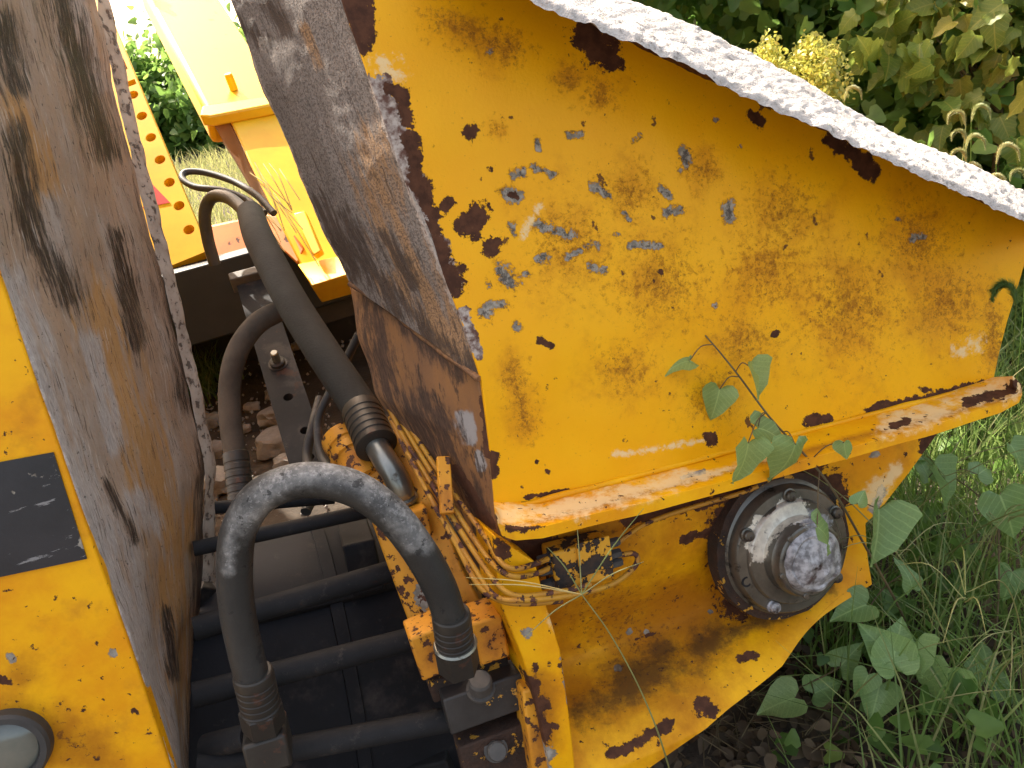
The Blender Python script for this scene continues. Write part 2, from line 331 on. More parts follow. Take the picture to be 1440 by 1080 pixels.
def grid_faces(nu, nv, off=0, flip=False):
    f = []; w = nu+1
    for j in range(nv):
        for i in range(nu):
            a = off+j*w+i; q = (a, a+1, a+1+w, a+w); f.append(q[::-1] if flip else q)
    return f
def slab_from_grid(name, G, tvec, mat, parent, attrs=None, bevel=.003, uvlen=None, **kw):
    """G: (nv+1, nu+1, 3) front grid; solid of thickness tvec (vector, or grid of the back)."""
    nv, nu = G.shape[0]-1, G.shape[1]-1; w = nu+1
    B = G+np.asarray(tvec) if np.ndim(tvec) == 1 else tvec
    V = np.vstack([G.reshape(-1, 3), B.reshape(-1, 3)]); n = len(V)//2
    Fs = grid_faces(nu, nv)+grid_faces(nu, nv, n, True)
    ring = [j*0+i for i in range(w)]+[j*w+nu for j in range(1, nv+1)]+[nv*w+i for i in range(nu-1, -1, -1)]+[j*w for j in range(nv-1, 0, -1)] if False else \
        list(range(w))+[j*w+nu for j in range(1, nv+1)]+[nv*w+i for i in range(nu-1, -1, -1)]+[j*w for j in range(nv-1, 0, -1)]
    for a, b in zip(ring, ring[1:]+ring[:1]): Fs.append((b, a, a+n, b+n))
    lu = np.linalg.norm(np.diff(G[nv//2], axis=0), axis=1).sum(); lv = np.linalg.norm(np.diff(G[:, nu//2], axis=0), axis=1).sum()
    uu, vv = np.meshgrid(np.linspace(0, lu, w), np.linspace(0, lv, nv+1)); uv = np.stack([uu.ravel(), vv.ravel()], -1)
    return obj(name, V, Fs, mat, parent, attrs, np.vstack([uv, uv]), bevel=bevel, **kw)
def coons(top, bot, left, right, nu, nv):
    T, B, L, R = resample(top, nu), resample(bot, nu), resample(left, nv), resample(right, nv)
    u = np.linspace(0, 1, nu+1)[None, :, None]; v = np.linspace(0, 1, nv+1)[:, None, None]
    return ((1-v)*T[None]+v*B[None]+(1-u)*L[:, None]+u*R[:, None]
            - ((1-u)*(1-v)*T[0]+u*(1-v)*T[-1]+(1-u)*v*B[0]+u*v*B[-1]))
def loft(A, B, nu, nv, matched=False):                      # A, B run along v; u goes from A to B
    if matched:
        def rs(c):
            c = np.asarray(c); t = np.linspace(0, len(c)-1, nv+1); return np.stack([np.interp(t, np.arange(len(c)), c[:, k]) for k in range(3)], -1)
        A, B = rs(A), rs(B)
    else: A, B = resample(A, nv), resample(B, nv)
    u = np.linspace(0, 1, nu+1)[None, :, None]; return A[:, None]*(1-u)+B[:, None]*u
def jitter(G, s, amp, vec):
    for j in range(G.shape[0]):
        for i in range(G.shape[1]): G[j, i] += np.asarray(vec)*nz(G[j, i], s, amp)
    return G
def frames(P):
    T = np.gradient(P, axis=0); T /= np.linalg.norm(T, axis=1)[:, None]
    a = np.array([0, 0, 1.]) if abs(T[0][2]) < .9 else np.array([1., 0, 0]); n = a-T[0]*a.dot(T[0]); n /= np.linalg.norm(n); out = []
    for t in T:
        n = n-t*n.dot(t); n /= np.linalg.norm(n); out.append((n, np.cross(t, n)))
    return T, out
def tube(name, P, r, mat, parent=None, seg=14, m=8, sm=True, attrs=None, wob=0, **kw):
    P = catmull(P, m) if sm else np.asarray(P, float); n = len(P); T, fr = frames(P)
    rr = np.interp(np.linspace(0, 1, n), np.linspace(0, 1, len(r)), r) if np.ndim(r) else np.full(n, r)
    V = []; uv = []; s = np.r_[0, np.cumsum(np.linalg.norm(np.diff(P, axis=0), axis=1))]
    for i in range(n):
        for k in range(seg):
            a = 2*math.pi*k/seg; q = P[i]+(fr[i][0]*math.cos(a)+fr[i][1]*math.sin(a))*rr[i]
            if wob: q = q+(q-P[i])*nz(q, 40, wob)
            V.append(q); uv.append((k/seg*.15, s[i]))
    Fs = [(i*seg+k, i*seg+(k+1) % seg, (i+1)*seg+(k+1) % seg, (i+1)*seg+k) for i in range(n-1) for k in range(seg)]
    Fs += [tuple(range(seg))[::-1], tuple((n-1)*seg+k for k in range(seg))]
    return obj(name, V, Fs, mat, parent, attrs, uv, ang=50, **kw)
def lathe(name, C, ax, prof, mat, parent=None, n=32, rough=0, ref=None, flat=False, **kw):
    C = np.asarray(C, float); ax = np.asarray(ax, float); ax = ax/np.linalg.norm(ax)
    a = np.array(ref if ref is not None else EH, float); a = a-ax*a.dot(ax)
    if np.linalg.norm(a) < .1: a = EV-ax*EV.dot(ax)
    a /= np.linalg.norm(a); b = np.cross(ax, a); V = []; Fs = []
    for (r, z) in prof:
        for k in range(n):
            t = 2*math.pi*k/n; q = C+ax*z+(a*math.cos(t)+b*math.sin(t))*r
            if rough: q = q+ax*nz(q, 45, rough)+(q-C-ax*z)*nz(q, 30, rough*4)
            V.append(q)
    for i in range(len(prof)-1):
        for k in range(n): Fs.append((i*n+k, i*n+(k+1) % n, (i+1)*n+(k+1) % n, (i+1)*n+k))
    Fs += [tuple(range(n))[::-1], tuple((len(prof)-1)*n+k for k in range(n))]
    return obj(name, V, Fs, mat, parent, smooth=not flat, ang=30, **kw)
def cyl(name, A, B, r, mat, parent, n=20, **kw):
    A = np.asarray(A); B = np.asarray(B); L = np.linalg.norm(B-A)
    if name == 'ferrule':
        pr = [(r*.9, 0), (r*.97, .002)]
        for k in range(5): z0 = L*(.12+.15*k); pr += [(r, z0), (r, z0+L*.09), (r*.955, z0+L*.105), (r*.955, z0+L*.135)]
        return lathe(name, A, B-A, pr+[(r*1.03, L*.88), (r*1.03, L*.98), (r*.93, L)], mat, parent, n, **kw)
    return lathe(name, A, B-A, [(r*.93, 0), (r, r*.07), (r, L-r*.07), (r*.93, L)], mat, parent, n, **kw)
def block(name, c, ax, size, mat, parent, bevel=.003, sub=1, **kw):
    c = np.asarray(c); a = [np.asarray(x) for x in ax]; V = []
    for x in (-.5, .5):
        for y in (-.5, .5):
            for z in (-.5, .5): V.append(c+a[0]*x*size[0]+a[1]*y*size[1]+a[2]*z*size[2])
    Fs = [(0, 1, 3, 2), (4, 6, 7, 5), (0, 4, 5, 1), (2, 3, 7, 6), (0, 2, 6, 4), (1, 5, 7, 3)]
    return obj(name, V, Fs, mat, parent, bevel=bevel, **kw)
def quadslab(name, px4, d, thick, mat, parent, nu=6, nv=6, **kw):     # four image corners (tl, tr, br, bl) on plane d
    a, b, c, e = [on(p[0], p[1], p[2] if len(p) > 2 else d) for p in px4]
    G = coons([a, b], [e, c], [a, e], [b, c], nu, nv); return slab_from_grid(name, G, ED*thick, mat, parent, **kw)
def bolt_head(name, C, ax, r, h, mat, parent, n=6, **kw):
    return lathe(name, C, ax, [(r*1.25, 0), (r*1.25, h*.15), (r, h*.16), (r, h*.85), (r*.85, h)], mat, parent, n if n == 6 else n, **kw)

# ------------------------------------------------------------ ground
def gheight(x, y):
    r = math.hypot(x, y-1.2); k = max(0, min(1, (r-1.8)/6)); k2 = max(0, (y-4.)/10)
    return .02*mnoise.noise(Vector((x*2.2, y*2.2, 0)))+k*.12*mnoise.noise(Vector((x*.35, y*.35, 3)))+min(k2, 4)*.55+max(0, min(1, (-y-1.6)/3.))**1.3*2.6  # last term: unseen bank added behind the camera to block low sky
gx = np.r_[-160, -90, -50, -30, -18, np.arange(-10, 10.01, .22), 18, 30, 50, 90, 160]; gy = np.r_[-160, -80, -40, -20, -9, np.arange(-3, 14.01, .22), 20, 32, 50, 90, 160]
V = [(x, y, gheight(x, y)) for y in gy for x in gx]
obj('ground', V, grid_faces(len(gx)-1, len(gy)-1), 'soil', kind='structure', origin=(0, 0, 0), recalc=False, ang=180)

# ------------------------------------------------------------ the machine
base = on(560, 1080, .5); base[2] = 0
MX = empty('mucking_loader', base, 'worn yellow mucking loader with rusty uprights, thick hydraulic hoses and a black warning stripe', 'machine')

# -- upright with the black stripe
Nn = [(-175, -220), (-110, 0), (-52, 200), (0, 390), (58, 560), (120, 735), (182, 905), (240, 1080), (300, 1270), (360, 1480)]
Fr = [(92, -200), (135, 0), (180, 205), (225, 380), (262, 530), (288, 660), (284, 800), (274, 930), (268, 1080), (262, 1230), (258, 1400)]
DL = .40
nearL, farL = curve(Nn), curve(Fr, DL)
G = loft(nearL, farL, 40, 150)+ED*.005; jitter(G, 9, .006, EH); jitter(G, 40, .0015, EH)
ec = resample(nearL, 150)
slab_from_grid('side_plate', G, -EH*.03, 'slabA', MX, bevel=.004, label='brown and grey streaked inner side of the upright', attrs=dict(
    dark=[([(70, -60), (110, 90), (150, 210)], 30), ([(215, 250), (245, 400), (272, 560)], 26), ([(20, 190), (45, 330), (100, 420)], 26), ([(0, 30), (20, 120)], 25),
          ([(235, 860), (245, 950)], 12), ([(150, 680), (190, 760)], 9), ([(288, 620), (280, 900), (270, 1080)], 14), ([(165, 330), (190, 480)], 18)],
    grey=[([(10, 400), (75, 590), (135, 745), (200, 915), (250, 1080)], 40), ([(130, 480), (160, 620)], 22), ([(195, 700), (215, 740)], 22), ([(110, 0), (140, 120)], 16)],
    orange=[([(130, 430), (200, 620), (250, 760)], 45), ([(240, 800), (250, 1060)], 34), ([(20, 140), (60, 260)], 30)],
    edge=[([(0, 395), (58, 563), (120, 738), (182, 908), (240, 1083)], 7)]))
left_off = curve([(-560, -260), (-560, 0), (-560, 400), (-560, 800), (-560, 1200), (-560, 1480)])
G = loft(left_off, nearL, 110, 200)
slab_from_grid('striped_plate', G, ED*.03, 'yellow', MX, attrs=dict(
    rust=[([(0, 955), (14, 962)], 7), ([(25, 985)], 4), ([(182, 975)], 5), ([(190, 1000)], 6)],
    grime=[([(20, 1000), (130, 1060)], 60), ([(30, 950)], 50)], grey=[([(15, 925)], 7), ([(160, 920)], 6)]))
# black warning band painted on as a raised film
bt = [on(-540, 750, -.0025), on(75, 636, -.0025)]; bb = [on(-540, 925, -.0025), on(122, 786, -.0025)]
G = coons(bt, bb, [bt[0], bb[0]], [bt[1], bb[1]], 40, 14)
slab_from_grid('warning_stripe', G, ED*.0022, 'black_paint', MX, bevel=0, label='black scratched warning stripe', attrs=dict(
    grey=[([(120, 738)], 12), ([(118, 765)], 14), ([(80, 665)], 8), ([(62, 668), (40, 670)], 5), ([(66, 700)], 4), ([(20, 690)], 5)]))
# worn far edge
fe2 = curve([(p[0]+(14 if p[1] < 0 else 16 if p[1] < 500 else 14), p[1]-6) for p in Fr[:6]]+[(300, 700), (303, 800), (306, 1080), (310, 1400)], DL+.03)
G = loft(farL, fe2, 6, 140); jitter(G, 30, .004, EH)
slab_from_grid('edge_strip', G[:85], ED*.02, layered('pale_worn_edge', (.50, .45, .38), (.34, .29, .24), [dict(col=(.07, .05, .04), ns=60, amp=2.4, field=-.25, lo=0, hi=.3, opac=.8)], bscale=30, rough=.8, bump=.8), MX, bevel=.002)
slab_from_grid('inner_column', G[85:]+ED*.01, ED*.04, 'steel_dark', MX, bevel=.003)
# lamp
LC = on(14, 1050, -.004)
hl = lathe('head_lamp', LC, -ED, [(.048, -.02), (.048, .012), (.045, .017), (.038, .017), (.036, .008)], 'rubber', MX, 40)
lathe('lens', LC, -ED, [(.036, .004), (.034, .009), (.025, .013), (.012, .015), (.001, .0155)], 'glass', hl, 40)

# -- upright with the big yellow panel
N2 = [(430, -160), (480, 0), (520, 115), (560, 230), (600, 330), (645, 440), (676, 535), (690, 640), (697, 725)]
top2 = curve([(430, -160), (560, -130), (770, -45), (975, 55), (1160, 142), (1300, 216), (1462, 298)])
bot2 = curve([(697, 725), (1050, 630), (1396, 540)])
right2 = curve([(1462, 298), (1455, 330), (1437, 390), (1418, 450), (1396, 540)])
G = coons(top2, bot2, curve(N2), right2, 230, 170)
jitter(G, 3.5, .008, ED); jitter(G, 14, .0016, ED)
panel = slab_from_grid('side_panel', G, ED*.025, 'panel', MX, label='yellow painted panel with rust blotches and bare grey chips', attrs=dict(
    rust=[([(490, -40), (500, 0), (512, 55)], 24), ([(575, 190), (592, 270), (606, 310)], 13), ([(606, 310), (622, 370), (640, 405)], 17), ([(545, 125), (568, 130), (572, 170)], 10),
          ([(658, 183), (664, 188)], 11), ([(655, 313), (665, 325), (672, 300)], 17), ([(690, 346), (697, 340)], 13), ([(650, 375)], 12), ([(625, 290), (632, 283)], 8),
          ([(690, 238)], 6), ([(930, 383)], 5), ([(820, 50), (850, 78)], 26), ([(868, 85)], 14), ([(1140, 593), (1163, 588)], 9), ([(1221, 578), (1290, 563), (1385, 541)], 8),
          ([(1300, 548)], 8), ([(1000, 620)], 10), ([(738, 700), (800, 690)], 4), ([(693, 668), (693, 640)], 7), ([(770, 664)], 5), ([(755, 650)], 4), ([(1058, 163), (1072, 170)], 9), ([(760, 480), (775, 486)], 6),
          ([(1170, 195), (1195, 215), (1225, 240)], 14), ([(715, 275), (727, 277)], 6), ([(1090, 470)], 6), ([(920, 395)], 3)],
    flake=[([(528, 122), (548, 165), (562, 215), (580, 262)], 20), ([(590, 290), (612, 345), (635, 400)], 16), ([(650, 440), (672, 500)], 9)],
    grey=[([(690, 72)], 9), ([(722, 244), (733, 242)], 10), ([(750, 235), (778, 243)], 8), ([(705, 270), (728, 276)], 11), ([(835, 263), (855, 273)], 9), ([(757, 315), (778, 326)], 11),
          ([(790, 324), (800, 332)], 11), ([(964, 214), (965, 230)], 14), ([(1024, 290), (1025, 303)], 12), ([(893, 197), (900, 192)], 7), ([(930, 266), (941, 275)], 8), ([(700, 378), (720, 398)], 16),
          ([(683, 440)], 16), ([(706, 430)], 12), ([(725, 460)], 10), ([(755, 365), (765, 362)], 10), ([(822, 347), (836, 342)], 9), ([(885, 346), (930, 345)], 7), ([(940, 300), (955, 294)], 12),
          ([(1283, 338), (1298, 332)], 7), ([(1262, 308)], 6), ([(798, 188), (815, 186)], 9), ([(755, 196), (757, 206)], 8), ([(1005, 168)], 6), ([(830, 375), (850, 380)], 9), ([(725, 330), (718, 318)], 8),
          ([(740, 385)], 8), ([(690, 400)], 8), ([(1040, 205)], 4), ([(1243, 308)], 5), ([(880, 300), (884, 310)], 6), ([(800, 360), (815, 352)], 9), ([(868, 330)], 7), ([(1355, 395)], 6), ([(1005, 430)], 5)],
    scuff=[([(535, 85), (560, 105)], 22), ([(1345, 495), (1375, 480)], 14), ([(860, 640), (1000, 618)], 7), ([(735, 330), (760, 290)], 9)],
    grime=[([(800, 345)], 120), ([(930, 395)], 140), ([(1080, 380)], 130), ([(1190, 430)], 170), ([(1330, 425)], 120), ([(1100, 300)], 110), ([(1290, 340)], 120), ([(845, 130)], 62), ([(885, 270)], 85), ([(620, 30), (720, 70)], 55), ([(800, 110)], 50),
           ([(880, 520)], 80), ([(1000, 560)], 85), ([(720, 520), (740, 600)], 42), ([(1395, 440), (1400, 500)], 45), ([(700, 180)], 30), ([(990, 240)], 60), ([(1050, 480)], 90)]))
# closed box behind the panel
ol = np.vstack([resample(curve(N2[1:], .03), 14), resample(bot2[::1]+ED*.03, 6)[1:], resample(right2[::-1]+ED*.03, 4)[1:], resample(top2[::-1]+ED*.03, 10)[1:-1]])
nO = len(ol); obj('box_body', np.vstack([ol, ol+ED*.75]), [tuple(range(nO)), tuple(range(2*nO-1, nO-1, -1))]+[(k, (k+1) % nO, (k+1) % nO+nO, k+nO) for k in range(nO)], 'bar', MX)
# concrete-caked top flange, swept along the sloping edge
low = [(640, -52), (740, 0), (800, 24), (860, 48), (960, 92), (1050, 138), (1140, 176), (1200, 205), (1300, 247), (1440, 312), (1500, 340)]
upp = [(740, -62), (835, -22), (900, 2), (950, 22), (1030, 62), (1110, 100), (1190, 148), (1260, 188), (1340, 220), (1440, 268), (1500, 298)]
nst = 330
A = resample(curve(low, -.14), nst); B = resample(curve(upp, .02), nst)
A2 = A+EV*.012+ED*.004; Bk = B-EV*.03; Au = A+EV*.03+ED*.03; Au2 = A+EV*.075+ED*.145
secs = [A, A2, B, B+ED*.02-EV*.004, Bk+ED*.02, Au2, Au]; cnt = [3, 16, 4, 5, 5, 5, 4]
ringpts = []
for a, b, c in zip(secs, secs[1:]+secs[:1], cnt):
    for k in range(c): ringpts.append(a+(b-a)*(k/c))
Rg = np.stack(ringpts, 1); nr = Rg.shape[1]
for i in range(nst+1):
    for k in range(nr):
        p = Rg[i, k]; am = 1.0 if k < 24 else .6
        dv = mnoise.noise_vector(Vector(p*26))*.002+mnoise.noise_vector(Vector(p*75))*.0024+mnoise.noise_vector(Vector(p*150))*.0014+mnoise.noise_vector(Vector(p*9))*.0025
        if k <= 3: dv = dv+mnoise.noise_vector(Vector(p*45+Vector((5, 5, 5)) if False else p*45))*.004
        Rg[i, k] = p+np.array(dv)*am
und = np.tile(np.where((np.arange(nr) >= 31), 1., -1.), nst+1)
Fs = [(i*nr+k, i*nr+(k+1) % nr, (i+1)*nr+(k+1) % nr, (i+1)*nr+k) for i in range(nst) for k in range(nr)]+[tuple(range(nr))[::-1], tuple(nst*nr+k for k in range(nr))]
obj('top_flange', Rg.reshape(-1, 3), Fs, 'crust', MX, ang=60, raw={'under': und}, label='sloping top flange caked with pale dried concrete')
# wall facing the gap: upper and lower plate with a weld between
na = [(430, -160), (480, 0), (520, 115), (560, 230), (600, 330), (645, 440), (674, 532)]
fa = [(270, -170), (322, 0), (368, 120), (414, 230), (452, 322), (478, 370), (491, 398)]
D2 = .27
G = loft(curve(fa, D2), curve(na, .001), 44, 150, True); jitter(G, 12, .004, EH); jitter(G, 60, .0012, EH)
slab_from_grid('side_plate', G, EH*.02+ED*.006, 'slabB', MX, bevel=.004, label='sandy grey crusted inner side of the panelled upright', attrs=dict(
    dark=[([(330, 30), (375, 60)], 14), ([(450, 290), (500, 380)], 24), ([(490, 350), (560, 420), (660, 520)], 18), ([(330, -60), (400, 40)], 14), ([(540, 330), (580, 400)], 12), ([(478, 300), (560, 440)], 16)],
    orange=[([(520, 220), (590, 400), (650, 500)], 42), ([(430, 40), (450, 90)], 12), ([(560, 400), (640, 490)], 40)],
    edge=[([(322, 0), (368, 120), (414, 230), (452, 322), (491, 398)], 4), ([(645, 440), (600, 330), (560, 230), (520, 115)], 5)]))
nb = [(674, 535), (690, 640), (698, 728), (706, 800), (714, 862)]
fb = [(492, 402), (500, 475), (520, 545), (590, 660), (690, 850)]
G = loft(curve(fb, D2+.02)+np.array([ED*(-.045*k) for k in range(5)]), curve(nb, .004), 50, 90); jitter(G, 14, .004, EH)
slab_from_grid('lower_side_plate', G, EH*.02+ED*.006, 'slabC', MX, bevel=.003, attrs=dict(
    dark=[([(505, 430), (540, 520), (600, 620)], 40), ([(560, 450), (640, 520)], 22), ([(620, 600), (690, 760)], 26), ([(600, 560), (620, 600)], 22), ([(660, 780), (700, 850)], 26)],
    grey=[([(650, 590), (660, 620)], 14), ([(672, 640), (676, 655)], 9)],
    rust=[([(680, 560), (688, 640)], 7), ([(640, 660), (690, 740)], 8)]))
wl = curve([(492, 399, D2-.004), (540, 428, D2-.07), (575, 458, D2-.12), (620, 494, D2-.19), (674, 533, -.004)])
tube('weld_bead', wl, .0045, 'weld', MX, 8, wob=.5)
tube('weld_bead', curve([(698, 720), (900, 668), (1150, 602), (1392, 541)], -.002), .005, 'yellow', MX, 8, wob=.6)

# -- shelf
back = curve([(694, 706), (760, 704), (900, 668), (1100, 614), (1300, 561), (1398, 530)], .004)
front = curve([(697, 722), (703, 738), (722, 744), (760, 741), (900, 707), (1100, 655), (1300, 600), (1405, 567), (1432, 552), (1437, 540), (1424, 528)], -.075)
G = loft(back, front, 22, 260)
jitter(G, 10, .0016, EV)
slab_from_grid('shelf', G, -EV*.017, 'yellow', MX, bevel=.005, label='projecting shelf plate with worn whitish paint', attrs=dict(
    pale=[([(705, 725), (760, 722), (900, 690), (960, 672)], 20), ([(720, 728), (840, 706)], 14), ([(1250, 595), (1330, 574), (1400, 545)], 20), ([(1380, 520), (1430, 545)], 26), ([(980, 672), (1100, 640)], 7)],
    rust=[([(738, 703), (800, 690)], 5), ([(1360, 566), (1425, 548)], 8), ([(1255, 598), (1275, 592)], 5), ([(715, 742), (780, 745)], 4), ([(1420, 545), (1437, 540)], 8)],
    grey=[([(745, 702), (790, 692)], 5), ([(960, 672), (990, 662)], 4)], grime=[([(700, 748), (1430, 556)], 9)]))

# -- lower plate with the rolled lip
tp = curve([(690, 752), (1010, 668), (1330, 592)], .022)
lf = curve([(690, 752), (745, 930), (800, 1100)], .03)
bt_ = curve([(800, 1100), (850, 1074), (960, 1004), (1080, 922), (1150, 865), (1188, 836)], .03)
rt = curve([(1330, 592), (1275, 668), (1222, 738), (1226, 822), (1188, 836)], .026)
G = coons(tp, bt_, lf, rt, 130, 110)
pxg = proj(G.reshape(-1, 3)).reshape(G.shape[0], G.shape[1], 2)
fold = np.array([(700, 985), (800, 968), (900, 932), (1000, 890), (1090, 842), (1190, 790), (1300, 740)], float)
fy = np.interp(pxg[..., 0], fold[:, 0], fold[:, 1]); dy = pxg[..., 1]-fy
dd = np.where(dy < 0, .085*np.exp(-(dy/95.)**2), .085*np.exp(-(dy/40.)**2)); dd -= np.where(dy > 30, np.clip((dy-25)/70, 0, 1)*.06, 0)
dd *= np.clip((pxg[..., 0]-690)/60, 0, 1)*np.clip((1240-pxg[..., 0])/160, 0, 1)
G += ED*dd[..., None]
jitter(G, 6, .005, ED)
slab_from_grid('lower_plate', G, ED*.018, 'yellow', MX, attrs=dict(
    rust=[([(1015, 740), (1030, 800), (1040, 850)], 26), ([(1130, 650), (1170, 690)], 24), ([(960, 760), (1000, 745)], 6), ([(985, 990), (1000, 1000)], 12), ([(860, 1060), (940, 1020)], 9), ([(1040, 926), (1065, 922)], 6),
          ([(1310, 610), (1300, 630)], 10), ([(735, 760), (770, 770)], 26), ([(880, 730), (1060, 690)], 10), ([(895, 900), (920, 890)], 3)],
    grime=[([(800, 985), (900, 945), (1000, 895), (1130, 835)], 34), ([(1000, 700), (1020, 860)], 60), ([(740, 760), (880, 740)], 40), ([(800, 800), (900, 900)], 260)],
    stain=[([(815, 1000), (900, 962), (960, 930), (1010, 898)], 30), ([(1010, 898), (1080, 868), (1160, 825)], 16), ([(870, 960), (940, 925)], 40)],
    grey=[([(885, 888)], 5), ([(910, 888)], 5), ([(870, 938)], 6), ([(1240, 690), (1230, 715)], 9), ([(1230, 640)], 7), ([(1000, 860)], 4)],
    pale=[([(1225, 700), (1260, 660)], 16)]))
# thick flange bar beside it
fl = curve([(694, 752), (704, 850), (735, 925), (757, 1000), (776, 1090), (790, 1180)], -.045)
frr = curve([(752, 790), (768, 850), (788, 915), (800, 1000), (810, 1090), (816, 1180)], -.045)
G = loft(fl, frr, 12, 110); jitter(G, 12, .002, ED)
slab_from_grid('flange_bar', G, ED*.10-EH*.004, 'yellow', MX, bevel=.005, attrs=dict(
    grey=[([(795, 905), (800, 960), (806, 990)], 8), ([(740, 890)], 9), ([(785, 880)], 7), ([(770, 1060), (760, 1080)], 16)],
    rust=[([(745, 960), (757, 1000), (768, 1040)], 11), ([(770, 990)], 7), ([(705, 770), (700, 790)], 14), ([(752, 940)], 8), ([(790, 935)], 6), ([(780, 1020)], 6)],
    pale=[([(775, 870), (795, 900)], 12)], grime=[([(755, 950), (770, 1040)], 30)]))

# -- hub
HC = on(1102, 768, .02); hx = -ED
h = lathe('hub', HC, hx, [(.118, -.03), (.118, .0), (.112, .004), (.108, .006), (.106, .022), (.103, .026), (.088, .028), (.086, .034), (.084, .036), (.066, .037), (.064, .038), (.0635, .058), (.060, .063), (.059, .072), (.056, .074), (.010, .074)], 'steel', MX, 72,
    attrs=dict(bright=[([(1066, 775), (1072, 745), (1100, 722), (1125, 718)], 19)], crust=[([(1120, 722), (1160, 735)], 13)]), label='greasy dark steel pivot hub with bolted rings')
lathe('pin_end', HC+hx*.072, hx, [(.052, 0), (.052, .003), (.049, .008), (.044, .012), (.040, .011), (.035, .014), (.022, .018), (.012, .016), (.001, .017)], 'steel', h, 56, rough=.006, raw={'crust': [.9]*(56*9)}, label='crusted silver-grey pin end')
hr = EH*1.; hu = np.cross(hx, hr)
for k, (ang, kind_) in enumerate(((28, 1), (88, 0), (148, 1), (196, 2), (238, 1), (318, 1))):
    a = rad(ang); c = HC+(hr*math.cos(a)-hu*math.sin(a)*-1)*.0965*1.0+hx*.026 if False else HC+(hr*math.cos(a)+EV*math.sin(a))*.0955+hx*.024
    if kind_ == 2: lathe('bolt_hole', c, hx, [(.009, 0), (.009, .0035), (.006, .0035), (.006, .001)], 'steel_dark', h, 16)
    else: lathe('bolt', c, hx, [(.0115, 0), (.0115, .005), (.009, .006), (.009, .012), (.0075, .014), (.001, .0145)], 'steel', h, 16, raw={'crust': [(.7 if ang in (238,) else -.2)]*(16*6)})
for ang in (128, 190, 250):
    a = rad(ang); c = HC+(hr*math.cos(a)+EV*math.sin(a))*.0575+hx*.071
    lathe('screw', c, hx, [(.005, 0), (.005, .004), (.004, .005), (.0005, .005)], 'steel', h, 12)
lathe('wear_ring', HC+ED*.004, hx, [(.128, -.02), (.126, .006), (.118, .007)], 'rustdirt', MX, 56, rough=.004)

# -- grease block and lines
bc = on(812, 788, -.004)
ex = on(865, 770, -.004)-on(765, 796, -.004); ex /= np.linalg.norm(ex); ey = np.cross(ex, ED); ey /= np.linalg.norm(ey)
gb = block('grease_block', bc, (ex, ey, ED), (.092, .062, .05), 'flaked', MX, .004)
block('cover_plate', bc-ED*.027+ex*.018+ey*.012, (ex, ey, ED), (.052, .05, .006), 'flaked', gb, .001)
for k, (sx, oy) in enumerate(((-1, .02), (-1, .002), (-1, -.018), (1, .018), (1, 0.), (1, -.014))):
    a = bc+ex*sx*.045+ey*oy-ED*.012; bolt_head('fitting', a, ex*sx, .0075, .02, 'rubber', gb, 6)
def gpts(L): return [on(p[0], p[1], p[2]) for p in L]
lines = [
    [(520, 505, .245), (560, 575, .185), (620, 668, .09), (680, 752, .0), (704, 790, -.052), (725, 800, -.06), (752, 793, -.045), (770, 786, -.03)],
    [(535, 540, .22), (575, 612, .155), (634, 708, .055), (684, 782, -.02), (706, 804, -.056), (728, 811, -.062), (756, 806, -.045), (772, 799, -.03)],
    [(540, 560, .20), (575, 628, .14), (628, 715, .05), (676, 790, -.02), (704, 826, -.056), (730, 838, -.066), (770, 835, -.06), (800, 830, -.05), (830, 822, -.04)],
    [(548, 585, .185), (580, 652, .12), (626, 732, .04), (668, 800, -.02), (696, 838, -.054), (735, 844, -.07), (800, 838, -.055), (860, 822, -.03), (893, 796, -.02), (893, 779, -.018), (868, 781, -.015)],
    [(575, 640, .125), (600, 690, .075), (640, 762, .015), (672, 822, -.035), (700, 843, -.055), (735, 849, -.066), (790, 845, -.056)]]
for L in lines: tube('grease_line', gpts(L), .0042, 'pipe', MX, 8, m=7)
tube('grease_line', gpts([(866, 765, -.012), (884, 752, -.006), (905, 738, .004), (940, 724, .008), (985, 710, .01), (1040, 694, .008), (1066, 684, .0)]), .0038, 'pipe', MX, 8, m=7)
ca = on(622, 642, .075); cb = on(628, 722, .035)
cv = cb-ca; cl = np.linalg.norm(cv); cv /= cl; cw = np.cross(cv, ED); cw /= np.linalg.norm(cw)
block('line_clamp', (ca+cb)/2-ED*.004, (cv, cw, np.cross(cv, cw)), (cl, .02, .012), 'bar', MX, .002)

# -- chipped bar, flange clamps, bolts
bl = curve([(503, 640, .26), (520, 728, .21), (546, 800, .18), (578, 885, .145), (606, 950, .12), (632, 1015, .10), (660, 1095, .08)])
br = curve([(575, 600, .24), (612, 700, .17), (650, 800, .12), (700, 890, .085), (735, 950, .06), (755, 1010, .045), (785, 1095, .03)])
G = loft(bl, br, 26, 90, True); jitter(G, 20, .003, ED)
slab_from_grid('mounting_bar', G, ED*.05+EH*.01, 'bar', MX, bevel=.004, attrs=dict(
    grey=[([(592, 838), (600, 850)], 11), ([(588, 825)], 6)], rust=[([(600, 960), (640, 1040)], 13), ([(560, 800)], 5), ([(585, 870), (600, 880)], 6), ([(610, 985), (622, 1010)], 10)]))
AX = (EH, EV, ED)
def mblock(name, px, py, d, size, mat, parent=MX, rot=0, **kw):
    c = on(px, py, d); a = math.cos(rot)*EH+math.sin(rot)*EV; b = np.cross(a, ED)*-1; b = EV*math.cos(rot)-EH*math.sin(rot)
    return block(name, c, (a, b, ED), size, mat, parent, **kw)
mblock('flange_clamp', 603, 905, .045, (.052, .07, .07), 'bar', rot=.10, bevel=.004)
mblock('flange_clamp', 682, 886, .035, (.046, .068, .075), 'bar', rot=.02, bevel=.004)
